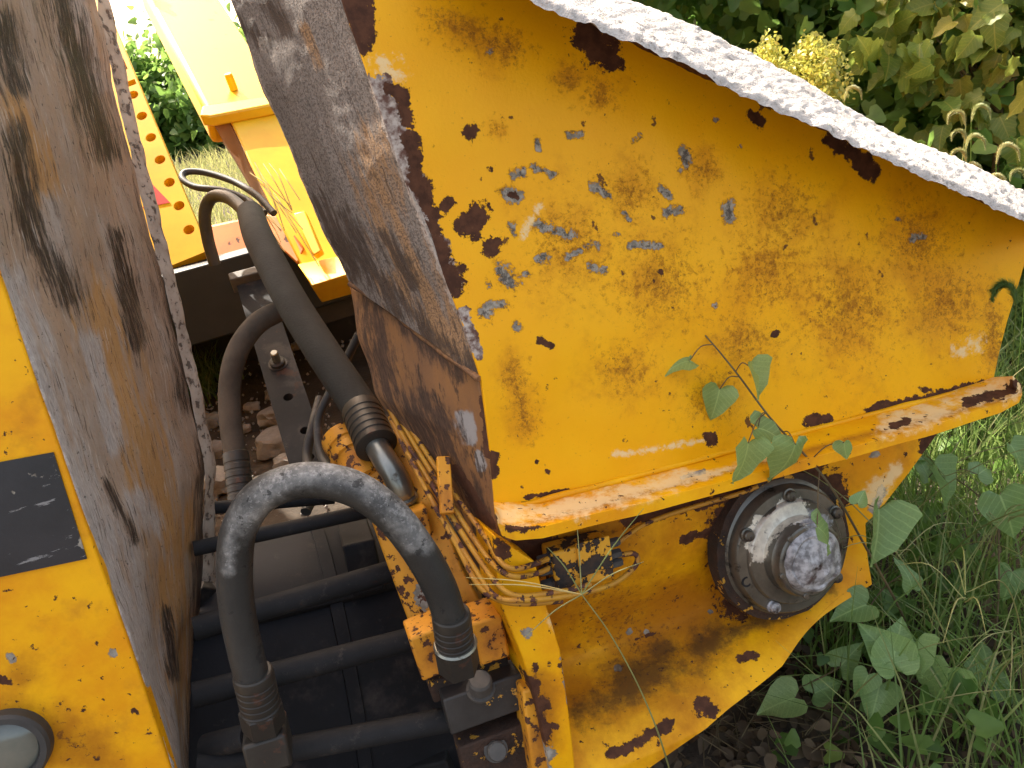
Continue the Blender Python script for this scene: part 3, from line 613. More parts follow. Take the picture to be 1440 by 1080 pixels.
mblock('clamp_base', 655, 940, .075, (.125, .035, .07), 'rustdirt', rot=.06, bevel=.004)
cp = mblock('clamp_plate', 680, 978, .03, (.125, .058, .05), layered('oily_black_plate', (.045, .042, .04), (.03, .027, .025), [dict(col=(.60, .32, .05), ns=26, amp=2.2, field=-.62, lo=0, hi=.06, h=.5)], bscale=14, rough=.5, bump=.5), rot=.03, bevel=.003)
bolt_head('bolt', on(676, 970, .008), -ED*.5+EV*.9, .0175, .028, 'bolt', cp, 24)
cp2 = mblock('clamp_plate', 702, 1050, .03, (.125, .075, .05), 'rustdirt', rot=.03, bevel=.003)
bolt_head('bolt', on(697, 1054, .004), -ED*.9+EV*.35, .0145, .018, 'bolt', cp2, 24)
mblock('rib', 748, 1020, -.0, (.03, .15, .06), 'bar', rot=-.05, bevel=.004)

# -- hoses
def zp(L): return [at(*p) for p in L]
H1 = zp([(358, 965, 1.02), (345, 915, 1.01), (334, 860, .995), (330, 800, .98), (336, 745, .965), (362, 702, .955), (400, 681, .95), (445, 675, .95), (500, 688, .955), (548, 722, .965), (588, 772, .985), (618, 825, 1.01), (634, 872, 1.03)])
tube('hydraulic_hose', H1, .0225, 'hose', MX, 24, label='thick black hose arching with grey dust', attrs=dict(
    dust=[([(345, 730), (395, 668), (450, 655), (510, 670), (560, 715), (590, 755)], 34), ([(325, 740), (322, 800)], 12)]))
f1 = cyl('ferrule', at(634, 862, 1.025), at(641, 915, 1.055), .0265, 'fitting', MX, 28)
cyl('collar_nut', at(640, 905, 1.05), at(646, 940, 1.07), .0295, 'fitting', f1, 6)
lathe('seal_ring', at(640, 903, 1.048), at(641, 915, 1.055)-at(634, 862, 1.025), [(.0285, 0), (.0305, .003), (.0285, .006)], 'bright_fit', f1, 28)
f2 = cyl('ferrule', at(355, 945, 1.015), at(368, 1000, 1.04), .0265, 'fitting', MX, 28)
cyl('hose_nut', at(366, 995, 1.035), at(372, 1022, 1.05), .029, 'fitting', f2, 6)
block('elbow_block', at(377, 1045, 1.065), (EH, EV, ED), (.058, .05, .07), 'fitting', f2, .005)
cyl('pipe_stub', at(350, 1035, 1.09), at(290, 1050, 1.12), .018, 'steel_dark', f2, 20)
H2 = zp([(352, 300, 1.85), (362, 330, 1.72), (380, 368, 1.62), (412, 428, 1.52), (452, 492, 1.43), (492, 552, 1.36), (515, 588, 1.32)])
tube('hydraulic_hose', H2, [.031, .033, .0325, .0325, .032, .032], 'hose_grey', MX, 24, label='faded grey straight hose running down the gap')
f3 = cyl('ferrule', at(507, 575, 1.335), at(530, 628, 1.27), .0345, 'fitting', MX, 28)
tube('elbow', zp([(526, 620, 1.28), (540, 645, 1.26), (555, 668, 1.25), (564, 688, 1.25), (568, 705, 1.26)]), .0205, 'bright_fit', f3, 20)
lathe('elbow_ring', at(566, 697, 1.255), at(568, 712, 1.265)-at(560, 680, 1.25), [(.022, 0), (.025, .003), (.025, .008), (.022, .011)], 'bright_fit', f3, 24)
mblock('elbow_block', 575, 735, .165, (.06, .05, .06), 'bar')
# round orange boss beside it
oc = at(487, 628, 1.36); oax = at(530, 690, 1.30)-at(470, 600, 1.40)
lathe('pin_boss', oc, oax, [(.030, -.03), (.036, -.025), (.036, .0), (.033, .002), (.033, .012), (.038, .014), (.038, .03), (.034, .032), (.034, .05), (.04, .052), (.04, .10)], 'bar', MX, 32)
H3 = zp([(415, 430, 1.62), (392, 438, 1.60), (362, 455, 1.58), (336, 490, 1.56), (324, 535, 1.55), (324, 590, 1.54), (332, 645, 1.52)])
tube('hydraulic_hose', H3, .022, 'hose_brown', MX, 18, label='slim brown dusted hose bending behind the long hose')
cyl('ferrule', at(331, 636, 1.525), at(340, 705, 1.50), .0255, 'fitting', MX, 20)
tube('hydraulic_hose', zp([(302, 372, 2.15), (292, 335, 2.12), (288, 300, 2.08), (298, 278, 2.05), (318, 277, 2.0), (338, 291, 1.95), (352, 310, 1.88), (360, 328, 1.80)]), .0165, 'rubber', MX, 16, label='black hose looping in front of the sunlit grass')
tube('thin_hose', zp([(372, 300, 2.05), (345, 280, 2.1), (312, 268, 2.12), (275, 263, 2.14), (257, 252, 2.16), (262, 242, 2.18), (290, 243, 2.18), (330, 256, 2.15), (362, 276, 2.1), (385, 300, 2.05)]), .0095, 'rubber', MX, 12)

# -- pipes, drum and dark inner parts
for (a, b, r) in (((272, 772, 1.30), (530, 716, 1.42), .013), ((272, 885, 1.20), (560, 800, 1.34), .019), ((272, 978, 1.14), (600, 893, 1.26), .019), ((280, 1078, 1.10), (640, 1010, 1.18), .018), ((290, 715, 1.42), (470, 700, 1.5), .012)):
    A = at(*a); B = at(*b); tube('cross_pipe', [A, A*.66+B*.34, A*.33+B*.67, B], r, 'steel_dark', MX, 16)
ddir = at(540, 760, 1.62)-at(280, 820, 1.50); ddir /= np.linalg.norm(ddir)
dc = at(400, 950, 1.62)
dr = lathe('drum', dc-ddir*.42, ddir, [(.26, 0), (.29, .005), (.29, .52), (.298, .522), (.298, .545), (.29, .547), (.29, .84), (.26, .845)], layered('blue_grey_drum_steel', (.020, .0215, .026), (.013, .014, .017), [dict(col=(.06, .055, .05), ns=30, det=9, nr=.8, amp=2.4, field=-.3, lo=0, hi=.7, opac=.6, h=.2), dict(col=(.12, .10, .09), ns=6, amp=2, field=-.25, lo=0, hi=.6, opac=.35, h=0)], bscale=5, rough=.7, bump=.5, spec=.2), MX, 64)
for v0 in (.22, .12): cyl('drum_bar', dc-ddir*.30+(-ED*.20+EV*v0), dc+ddir*.28+(-ED*.2+EV*v0), .014, 'steel_dark', dr, 10)
block('end_cheek', at(505, 775, 1.52), (ddir, EV, ED), (.06, .10, .2), 'steel_dark', MX, .004)
# low dark frame carrying the drum on the ground
for px_ in ((285, 1000), (600, 1040)):
    t_ = at(px_[0], px_[1], 1.5); b_ = t_.copy(); b_[2] = -.02; c_ = (t_+b_)/2
    block('frame_leg', c_, ((1, 0, 0), (0, 1, 0), (0, 0, 1)), (.08, .12, t_[2]-b_[2]), 'steel_dark', MX, .004)
# black cross beam and slotted post behind
bA, bB = at(215, 388, 2.32), at(515, 305, 2.5); bx_ = bB-bA; bl_ = np.linalg.norm(bx_); bx_ /= bl_
by_ = np.array([0, 0, 1.])-bx_*bx_[2]; by_ /= np.linalg.norm(by_); bz_ = np.cross(bx_, by_)
block('cross_beam', (bA+bB)/2-by_*.115+bz_*0, (bx_, by_, bz_), (bl_, .23, .10), layered('black_beam_paint', (.018, .022, .022), (.028, .03, .03), [], bscale=6, rough=.5, bump=.2), MX, .006)
hz_ = np.array([bx_[0], bx_[1], 0]); hz_ /= np.linalg.norm(hz_); hn_ = np.array([-hz_[1], hz_[0], 0])
bc_ = gnd(380, 492); topz = (bA[2]+bB[2])/2-.1
M['dark_plate'] = layered('dirty_black_plate_paint', (.02, .02, .019), (.04, .034, .028), [dict(col=(.10, .08, .06), ns=8, amp=2., field=-.3, lo=0, hi=.6, opac=.6, h=0)], bscale=8, rough=.7, bump=.4)
TZ = .30                                                  # dirt-filled trough between the uprights
tx, ty = np.linspace(-1.75, .05, 60), np.linspace(1.5, 3.02, 52)
G = np.array([[(x, y, TZ+.018*mnoise.noise(Vector((x*7, y*7, 1)))+.008*mnoise.noise(Vector((x*25, y*25, 4)))) for x in tx] for y in ty])
slab_from_grid('trough_floor', G, np.array([0, 0, -.06]), 'soil', MX, bevel=0)
block('shade_back_plate', (-.95, 3.06, .39), ((1, 0, 0), (0, 1, 0), (0, 0, 1)), (1.9, .03, .80), 'dark_plate', MX, .003)  # added dark plate: stands in for shade, hides the bright meadow, blocks sun
for x_ in (-1.5, -.2): block('frame_leg', (x_, 2.7, .12), ((1, 0, 0), (0, 1, 0), (0, 0, 1)), (.10, .12, .28), 'dark_plate', MX, .003)
block('sun_block_deck', (-.95, 2.74, .775), ((1, 0, 0), (0, 1, 0), (0, 0, 1)), (1.7, .62, .02), 'dark_plate', MX, .003)  # added as a shadow caster over the trough floor
block('beam_skirt', (bA+bB)/2-by_*.24+bx_*.26+hn_*.07, (bx_, by_, bz_), (.42, .16, .03), 'dark_plate', MX, .003)
pa, pb = at(352, 388, 2.15), at(440, 668, 1.72); pv = pb-pa; pl = np.linalg.norm(pv); pv /= pl
pw = bx_-pv*bx_.dot(pv); pw /= np.linalg.norm(pw); pn = np.cross(pv, pw)
if pn.dot(CAM-pa) < 0: pn = -pn
pW = .085
outer = [(0, 0), (pl, 0), (pl, pW), (0, pW)]
holes = [(.66, .042, .012), (.82, .055, .011), (.93, .05, .009)]
def plate_with_holes(name, outer, holes, O, u, v, n, th, mat, parent, hn=14):
    loops = [[Vector((x, y, 0)) for x, y in outer]]
    for hx_, hy_, r_ in holes:
        if isinstance(r_, tuple): loops.append([Vector((hx_+a*r_[0], hy_+b*r_[1], 0)) for a, b in ((-1, -1), (-1, 1), (1, 1), (1, -1))])
        else: loops.append([Vector((hx_+r_*math.cos(-2*math.pi*k/hn), hy_+r_*math.sin(-2*math.pi*k/hn), 0)) for k in range(hn)])
    flat = [p for l in loops for p in l]; tri = tessellate_polygon(loops); nF = len(flat)
    V = [O+u*p.x+v*p.y for p in flat]+[O+u*p.x+v*p.y-n*th for p in flat]
    Fs = [tuple(t) for t in tri]+[tuple(i+nF for i in t[::-1]) for t in tri]; s = 0
    for l in loops:
        for k in range(len(l)): a, b = s+k, s+(k+1) % len(l); Fs.append((a, b, b+nF, a+nF))
        s += len(l)
    return obj(name, V, Fs, mat, parent, ang=25)
sp = plate_with_holes('slotted_post', outer, [(a*pl, b, c) for a, b, c in holes], pa-pw*pW*.5, pv, pw, pn, .03, 'steel_dark', MX)
bp = pa+pv*(.50*pl)+pn*.002
bolt_head('bolt', bp, pn, .019, .012, 'fitting', sp, 24); lathe('stud', bp+pn*.01, pn, [(.010, 0), (.010, .03), (.008, .033)], 'bright_fit', sp, 14)
block('post_cap', pa+pv*.01, (pv, pw, pn), (.03, .11, .05), 'bolt', sp, .003)
tube('thin_hose', zp([(450, 560, 1.75), (440, 600, 1.7), (432, 640, 1.68), (440, 690, 1.6), (430, 720, 1.55)]), .011, 'rubber', MX, 10)
tube('thin_hose', zp([(505, 470, 1.55), (470, 540, 1.6), (448, 590, 1.6), (452, 640, 1.56), (470, 668, 1.5)]), .009, 'rubber', MX, 10)

# -- perforated yellow plate further back
ZP = 2.45
q0, q1 = at(158, 30, ZP+.25), at(293, 352, ZP-.08); pu = q1-q0; L_ = np.linalg.norm(pu); pu /= L_
vv = at(120, 395, ZP-.12)-q1; vv = vv-pu*vv.dot(pu); Wd = .6; vv /= np.linalg.norm(vv); nn = np.cross(pu, vv)
if nn.dot(CAM-q0) < 0: nn = -nn
holes = [(L_*(.335+.095*k), .030, .0175) for k in range(7)]+[(L_*.115, .034, (.022, .014)), (L_*.20, .034, (.024, .02)), (L_*.285, .026, (.012, .02))]
pp = plate_with_holes('perforated_plate', [(-.3, 0), (L_, 0), (L_+.0, Wd), (-.3, Wd)], holes, q0, pu, vv, nn, .035, 'bright_yellow', MX)
for hx_, hy_, r_ in holes:
    c = q0+pu*hx_+vv*hy_-nn*.03
    block('hole_backing', c-nn*.012, (pu, vv, nn), (.052, .05, .004), 'orange', pp, 0)
w0, w1 = np.array([-.90, 1.55, 0]), np.array([-1.60, 3.05, 0]); wd_ = w1-w0; wl_ = np.linalg.norm(wd_); wd_ /= wl_
block('sun_block_side', (w0+w1)/2+np.array([-.03, 0, 1.36]), (wd_, np.cross((0, 0, 1.), wd_), (0, 0, 1)), (wl_, .05, 2.3), 'bright_yellow', MX, .01)  # unseen wall, added only to keep the sun out of the gap
block('sun_block_roof', (-1.40, 2.5, 2.53), ((1, 0, 0), (0, 1, 0), (0, 0, 1)), (1.1, 1.4, .04), 'bright_yellow', MX, .01)  # unseen roof, added to shade the gap from above
tri = [at(192, 228, 2.35), at(223, 262, 2.35), at(185, 272, 2.35)]
tri = [p+ray(0, 0)*0 for p in tri]
tri = [q0+pu*((p-q0).dot(pu))+vv*((p-q0).dot(vv))+nn*.002 for p in tri]
obj('reflective_triangle', tri+[p-nn*.0018 for p in tri], [(0, 1, 2), (5, 4, 3), (0, 3, 4, 1), (1, 4, 5, 2), (2, 5, 3, 0)], 'red', pp, smooth=False, label='red warning triangle decal')
# lower edge bracket
# -- sunlit yellow hood and arm behind the gap
def prism(name, pts, vec, mat, parent=MX, bevel=.006, **kw):
    n = len(pts); V = [np.asarray(p) for p in pts]+[np.asarray(p)+np.asarray(vec) for p in pts]
    Fs = [tuple(range(n)), tuple(range(2*n-1, n-1, -1))]+[(k, (k+1) % n, (k+1) % n+n, k+n) for k in range(n)]
    return obj(name, V, Fs, mat, parent, bevel=bevel, **kw)
hood = prism('hood', [at(192, -30, 3.2), at(292, -28, 3.35), at(372, 95, 2.85), at(388, 138, 2.62), at(287, 152, 2.52)], np.array([-.02, .02, -.12]), 'bright_yellow', bevel=.02)
prism('hood_lip', [at(284, 148, 2.50), at(398, 132, 2.60), at(400, 143, 2.56), at(296, 163, 2.46), at(280, 162, 2.46)], np.array([0, .01, -.035]), 'bright_yellow', bevel=.006)
lathe('lug', at(326, 118, 2.63), np.array([0, -.3, 1.]), [(.014, -.02), (.014, .03), (.011, .035)], 'bright_yellow', hood, 16)
prism('boom_arm', [at(322, 166, 2.52), at(395, 148, 2.60), at(440, 250, 2.45), at(500, 385, 2.30), at(437, 402, 2.22), at(392, 312, 2.32), at(352, 232, 2.42)], np.array([-.02, .16, -.10]), 'bright_yellow', bevel=.006)
prism('arm_edge', [at(296, 168, 2.56), at(322, 168, 2.54), at(352, 230, 2.44), at(392, 310, 2.34), at(418, 352, 2.28), at(404, 350, 2.36), at(345, 245, 2.48)], np.array([-.02, .10, -.06]), layered('brown_shaded_edge', (.26, .12, .04), (.18, .09, .04), [], rough=.7), bevel=.004)  # brown colour stands in for the shaded left side of the arm
prism('lower_rail', [at(285, 322, 2.75), at(372, 303, 2.8), at(378, 355, 2.72), at(290, 372, 2.66)], np.array([0, .05, 0]), 'orange', bevel=.005)
prism('arm_gusset', [at(372, 300, 2.36), at(398, 305, 2.34), at(428, 350, 2.28), at(418, 372, 2.26), at(385, 340, 2.32)], np.array([0, .05, -.02]), 'orange', bevel=.006)
prism('arm_tab', [at(412, 300, 2.27), at(428, 296, 2.27), at(452, 352, 2.2), at(440, 360, 2.2)], np.array([0, .03, -.02]), 'bright_yellow', bevel=.004)
prism('arm_foot', [at(418, 372, 2.24), at(492, 358, 2.24), at(496, 384, 2.18), at(438, 402, 2.16)], np.array([0, .10, -.02]), 'bright_yellow', bevel=.004)
straw = empty('straw_wisp', at(400, 300, 2.25), 'dry straw wisps caught on the yellow arm behind the hoses', 'straw')
for k in range(16):
    x, y = random.uniform(345, 395), random.uniform(228, 290); l = random.uniform(30, 95); z = 2.24
    tube('straw', [at(x, y, z), at(x+l*.35+random.uniform(-8, 8), y+l*.5+random.uniform(-10, 10), z-.04), at(x+l*.75+random.uniform(-14, 10), y+l+random.uniform(-12, 12), z-.06)], .0016, 'straw', straw, 5, m=4)

# ------------------------------------------------------------ rubble in the gap
ico = bmesh.new(); bmesh.ops.create_icosphere(ico, subdivisions=3, radius=1); icoV = np.array([v.co[:] for v in ico.verts]); icoF = [[v.index for v in f.verts] for f in ico.faces]; ico.free()
def stone(px, py, w, seed, flat=.7):
    p = gnd(px, py, TZ); dist = (p-CAM).dot(F_); r = w/FPX*dist/2; p[2] = TZ+.005+r*flat*.55; V = []
    sc = np.array([random.uniform(.85, 1.3), random.uniform(.7, 1.1), flat])
    for v in icoV:
        q = v*(1+.42*mnoise.noise(Vector(v*1.6)+Vector((seed*7., 0, 0)))+.16*mnoise.noise(Vector(v*4.5)+Vector((seed*3., 0, 0))))
        q = np.sign(q)*np.minimum(np.abs(q), .82)
        V.append(p+q*sc*r)
    return obj('concrete_chunk', V, icoF, 'stone', None, ang=28)
SL = [((395, 635), 60, 'large pale concrete chunk beside the slotted post under the hoses'), ((388, 596), 44, 'flat topped concrete chunk resting against the slotted post'), ((356, 578), 22, 'thin pale concrete sliver lying on bare soil'),
      ((305, 640), 34, 'rounded pale chunk next to the streaked upright'), ((300, 600), 34, 'grey chunk behind the slim brown hose'), ((312, 690), 60, 'rough crusted chunk at the foot of the streaked upright'),
      ((404, 660), 40, 'cracked chunk just behind the dusty arching hose'), ((372, 700), 30, 'small chunk under the dusty arching hose'), ((358, 492), 22, 'white chip on the soil below the cross beam'), ((420, 492), 22, 'white chip on the far side of the slotted post'),
      ((300, 510), 40, 'long pale block lying in the grass tuft'), ((385, 560), 26, 'small chunk at the bolt of the slotted post'), ((346, 608), 18, 'pebble sized chunk by the slim brown hose'), ((320, 560), 24, 'half buried chunk near the grass tuft'), ((440, 690), 36, 'chunk wedged behind the drum')]
for k, (p, w, lab) in enumerate(SL): tag(stone(p[0], p[1], w, k+1), lab, 'rubble', 'concrete rubble in the gap')
# small gravel
V = []; Fs = []
for k in range(420):
    x, y = random.uniform(270, 500), random.uniform(480, 740); p = gnd(x, y, TZ); r = random.uniform(.003, .010); p[2] = TZ+.004+r*.3
    b = len(V); rot = np.linalg.qr(np.random.randn(3, 3))[0]
    for q in ((1, 0, 0), (-1, 0, 0), (0, 1, 0), (0, -1, 0), (0, 0, .7), (0, 0, -.7)): V.append(p+rot@(np.array(q)*r*random.uniform(.7, 1.2)))
    Fs += [tuple(b+i for i in f) for f in ((0, 2, 4), (2, 1, 4), (1, 3, 4), (3, 0, 4), (2, 0, 5), (1, 2, 5), (3, 1, 5), (0, 3, 5))]
tag(obj('gravel', V, Fs, 'stone', smooth=False, kind='stuff'), 'loose grey gravel on the dirt in the gap', 'gravel')

# ------------------------------------------------------------ vegetation
HEART = [(0, 0, 0), (.0, .16, -.17), (.02, .33, -.19), (.06, .47, -.09), (.16, .53, .06), (.32, .49, .25), (.5, .38, .47), (.7, .24, .70), (.87, .11, .88), (1, 0, 1.02)]
LOBED = [(0, 0, 0), (.03, .20, -.08), (.08, .36, -.02), (.16, .38, .10), (.26, .50, .26), (.36, .40, .34), (.50, .40, .52), (.62, .30, .62), (.74, .26, .78), (.88, .11, .90), (1, 0, 1.08)]
PLAIN = [(0, 0, 0), (.15, .2, .13), (.4, .29, .38), (.7, .2, .68), (1, 0, 1)]
def leaf_geo(rows, cup=.15, curl=.15, wave=.06, ph=0.):
    V = []; Fs = []
    for i, (m, x, y) in enumerate(rows):
        t = max(0, m); zc = -curl*t*t
        w = wave*math.sin(i*1.9+ph)
        V += [(-x, y, zc+cup*x+w), (-x*.5, (m+y)/2, zc+cup*x*.3), (0, m, zc), (x*.5, (m+y)/2, zc+cup*x*.3), (x, y, zc+cup*x-w)]
    for i in range(len(rows)-1):
        a = i*5
        for k in range(4): Fs.append((a+k, a+k+1, a+k+6, a+k+5))
    return np.array(V), Fs
def leaf_mesh(name, rows, mat, **kw):
    V, Fs = leaf_geo(rows, **kw); me = bpy.data.meshes.new(name); me.from_pydata(V.tolist(), [], Fs)
    me.polygons.foreach_set('use_smooth', [True]*len(me.polygons)); me.materials.append(M[mat]); return me
HM = [leaf_mesh('heart_leaf', HEART, 'leaf', cup=c, curl=k, ph=p) for c, k, p in ((.45, .35, 0), (.8, .2, 1), (.2, .65, 2), (-.35, .5, 3))]
BM = [leaf_mesh('lobed_leaf', LOBED, 'leaf_broad', cup=c, curl=k, ph=p) for c, k, p in ((.2, .25, 0), (.4, .4, 1), (-.1, .5, 2))]
def basis(axis_y, nrm):
    y = np.asarray(axis_y, float); y /= np.linalg.norm(y); z = np.asarray(nrm, float); z = z-y*z.dot(y); z /= np.linalg.norm(z); x = np.cross(y, z); return x, y, z
def put_leaf(me, P, size, ydir, nrm, parent, name='leaf'):
    x, y, z = basis(ydir, nrm); o = bpy.data.objects.new(name, me); COL.objects.link(o); o.parent = parent
    og = np.asarray(P)-WORLD_ORG[parent.name]
    o.matrix_local = Matrix(((x[0]*size, y[0]*size, z[0]*size, og[0]), (x[1]*size, y[1]*size, z[1]*size, og[1]), (x[2]*size, y[2]*size, z[2]*size, og[2]), (0, 0, 0, 1)))
    return o
def imgdir(ang): return R_*math.cos(rad(ang))+U_*math.sin(rad(ang))      # direction seen in the view, counter-clockwise from right
def vine(label, stem, leaves, r=.0018):
    P = [np.asarray(p) for p in stem]; root = P[0].copy()
    e = empty('climbing_vine', root, label, 'vine', 'heart-leaved vines around the machine')
    tube('stem', P, [r*1.3, r, r*.6], 'twig', e, 6, m=6); SP = catmull(P, 6)
    for k, (px, py, z, size, ang, me, tilt) in enumerate(leaves):
        c = at(px, py, z); yd = imgdir(ang)+F_*random.uniform(-.35, .35); s = size/FPX*z*1.08
        n = -F_*.8+np.array([0, 0, .55])+R_*random.uniform(-.8, .8)+U_*random.uniform(-.4, .6)+np.array(tilt)
        yy = yd/np.linalg.norm(yd); b = c-yy*s*.4
        put_leaf(HM[me], b, s, yd, n, e)
        j = np.argmin(np.linalg.norm(SP-b, axis=1)); mid = (SP[j]+b)/2+np.array([0, 0, .01])
        tube('petiole', [SP[j], mid, b], .0009, 'twig', e, 5, m=4)
    return e
g0 = gnd(1285, 905); g0[2] = gheight(g0[0], g0[1])
stemA = [g0]+[at(1262, 850, 1.38), at(1215, 765, 1.26), at(1172, 690, 1.19), at(1132, 640, 1.16), at(1085, 590, 1.15), at(1040, 530, 1.15), at(1012, 495, 1.16), at(985, 464, 1.17)]
vine('vine climbing across the yellow panel and shelf in front of the hub', stemA, [
    (1062, 533, 1.13, 46, -65, 1, (0, 0, .3)), (955, 509, 1.15, 38, 185, 2, (0, 0, 1.3)), (1008, 566, 1.16, 44, -100, 0, (0, 0, 0)), (1088, 606, 1.12, 52, -10, 2, (0, 0, 1.)), (1049, 648, 1.09, 58, -95, 0, (0, 0, 0)),
    (1112, 650, 1.10, 60, -100, 3, (0, 0, 0)), (1188, 632, 1.13, 24, -80, 1, (0, 0, 0)), (1166, 751, 1.10, 52, -30, 2, (0, 0, .6)), (1236, 748, 1.16, 74, -95, 1, (0, 0, .2)), (1210, 700, 1.16, 22, 60, 0, (0, 0, 0))])
g1 = gnd(1390, 1050); g1[2] = gheight(g1[0], g1[1])
vine('vine trailing through tall weeds by the shelf corner', [g1]+[at(1392, 1000, 1.5), at(1400, 900, 1.42), at(1405, 800, 1.4), at(1395, 720, 1.42), at(1340, 670, 1.5), at(1300, 650, 1.55)], [
    (1417, 722, 1.36, 62, -70, 0, (0, 0, 0)), (1322, 682, 1.48, 56, -60, 1, (0, 0, 0)), (1392, 938, 1.40, 62, 60, 2, (0, 0, 0)), (1300, 655, 1.52, 40, 100, 0, (0, 0, .5)), (1420, 820, 1.46, 40, -110, 0, (0, 0, .5)), (1425, 1010, 1.40, 46, 200, 0, (0, 0, .4)),
    (1270, 640, 1.55, 36, 170, 1, (0, 0, .4)), (1385, 660, 1.55, 34, 30, 2, (0, 0, .4)), (1432, 640, 1.6, 40, -60, 0, (0, 0, .4))])
g2 = gnd(1300, 1068); g2[2] = gheight(g2[0], g2[1])
vine('vine sprawling over ground weeds below the hub', [g2]+[at(1312, 1020, 1.48), at(1322, 965, 1.38), at(1285, 925, 1.34), at(1245, 905, 1.33), at(1212, 880, 1.36), at(1240, 830, 1.40), at(1280, 800, 1.42)], [
    (1198, 857, 1.32, 48, 200, 0, (0, 0, .5)), (1238, 908, 1.30, 58, 130, 1, (0, 0, .4)), (1262, 905, 1.29, 56, 70, 0, (0, 0, 0)), (1294, 925, 1.30, 46, -70, 1, (0, 0, 0)), (1328, 965, 1.33, 72, -95, 0, (0, 0, .2)), (1281, 812, 1.36, 36, 100, 2, (0, 0, .4)),
    (1215, 962, 1.35, 34, -120, 2, (0, 0, .3)), (1232, 985, 1.36, 50, -110, 1, (0, 0, .3)), (1340, 1040, 1.42, 60, -80, 3, (0, 0, .5)), (1268, 1032, 1.44, 50, -160, 0, (0, 0, .5)), (1300, 1062, 1.44, 46, -60, 0, (0, 0, .5)), (1358, 985, 1.45, 40, 20, 0, (0, 0, .8))])
g3 = gnd(1130, 1040); g3[2] = gheight(g3[0], g3[1])
vine('vine in deep shade under the rolled lip of the plate', [g3]+[at(1125, 1010, 1.5), at(1105, 980, 1.46), at(1160, 950, 1.44), at(1195, 930, 1.43)], [
    (1096, 988, 1.42, 52, 200, 0, (0, 0, .6)), (1160, 968, 1.44, 40, 30, 1, (0, 0, .6)), (1192, 925, 1.42, 40, 60, 0, (0, 0, .6)), (1120, 1040, 1.5, 44, -90, 2, (0, 0, .8)), (1180, 1030, 1.5, 46, -40, 0, (0, 0, .8)), (1060, 1050, 1.5, 36, 150, 0, (0, 0, .8))])

def blades(name, roots, hmin, hmax, w, mat, label, lean=.5, dirs=None):
    V = []; Fs = []; T = []
    for p in roots:
        hgt = random.uniform(hmin, hmax); a = random.uniform(0, 6.283); ln = random.uniform(.1, lean)*hgt; dx, dy = math.cos(a)*ln, math.sin(a)*ln
        b = random.uniform(0, 6.283); wx, wy = math.cos(b)*w, math.sin(b)*w; s = len(V); tt = random.random()
        for k, t in enumerate((0, .35, .7, 1)):
            c = np.array([p[0]+dx*t*t, p[1]+dy*t*t, p[2]-.01+hgt*t*(1-.25*t*ln/hgt)]); f = (1, .85, .55, .06)[k]
            V += [c-np.array([wx, wy, 0])*f, c+np.array([wx, wy, 0])*f]; T += [tt, tt]
        for k in range(3): Fs.append((s+2*k, s+2*k+1, s+2*k+3, s+2*k+2))
    return tag(obj(name, V, Fs, mat, raw={'tint': T}, recalc=False, kind='stuff', ang=180), label, 'grass')
hedge_h = tomc(on(1224, 800))[0]
roots = []
while len(roots) < 20000:
    x, y = random.uniform(.25, 3.2), random.uniform(.75, 4.2); p = np.array([x, y, gheight(x, y)]); hh, d_, v_ = tomc(p)
    if hh > hedge_h-.02 or d_ < -.05 and hh > .10 and random.random() < .75: roots.append(p)
blades('weed_grass', roots, .08, .45, .0026, 'grass', 'tangled green grass beside the machine', .9)
roots = []
while len(roots) < 16000:
    x, y = random.uniform(-4.5, 1.5), random.uniform(3.3, 12); roots.append(np.array([x, y, gheight(x, y)]))
blades('meadow_grass', roots, .10, .38, .006, 'grass_dry', 'pale sunlit meadow grass behind the machine', .7)
roots = []
for k in range(320):
    p = gnd(random.gauss(290, 18), random.gauss(535, 14), TZ); p[2] = TZ; roots.append(p)
blades('grass_tuft', roots, .05, .16, .003, 'grass', 'green grass tuft in the gap below the cross beam', .8)
# long thin grass stalks that can be told apart
for k in range(26):
    for _ in range(50):
        x, y = random.uniform(1080, 1440), random.uniform(820, 1080); p = gnd(x, y); hh = tomc(p)[0]
        if hh > hedge_h+.02 or y > 1020: break
    p[2] = gheight(p[0], p[1]); hgt = random.uniform(.3, .62); a = random.uniform(-2.6, .5) if k % 3 else random.uniform(0, 6.28); ln = hgt*random.uniform(.3, 1.0)
    if hh < hedge_h+.02: a, hgt = random.uniform(-.8, .4), hgt*.6
    q = [p, p+np.array([math.cos(a)*ln*.2, math.sin(a)*ln*.2, hgt*.5]), p+np.array([math.cos(a)*ln*.55, math.sin(a)*ln*.55, hgt*.85]), p+np.array([math.cos(a)*ln, math.sin(a)*ln, hgt])]
    e = empty('grass_stalk', p, 'thin pale grass stalk rising from the weeds beside the machine', 'grass stalk', 'thin grass stalks in the weeds')
    tube('stalk', q, [.0016, .0011, .0005], 'grass_dry', e, 5, m=6)
    if k % 2 == 0:
        for j in range(random.randint(3, 5)):
            b = random.uniform(0, 6.28); l = random.uniform(.06, .15); tube('spikelet', [q[3]-np.array([0, 0, .004*j]), q[3]+np.array([math.cos(b)*l*.5, math.sin(b)*l*.5, .02]), q[3]+np.array([math.cos(b)*l, math.sin(b)*l, -.005])], [.0008, .0009, .0003], 'grass_dry', e, 4, m=4)
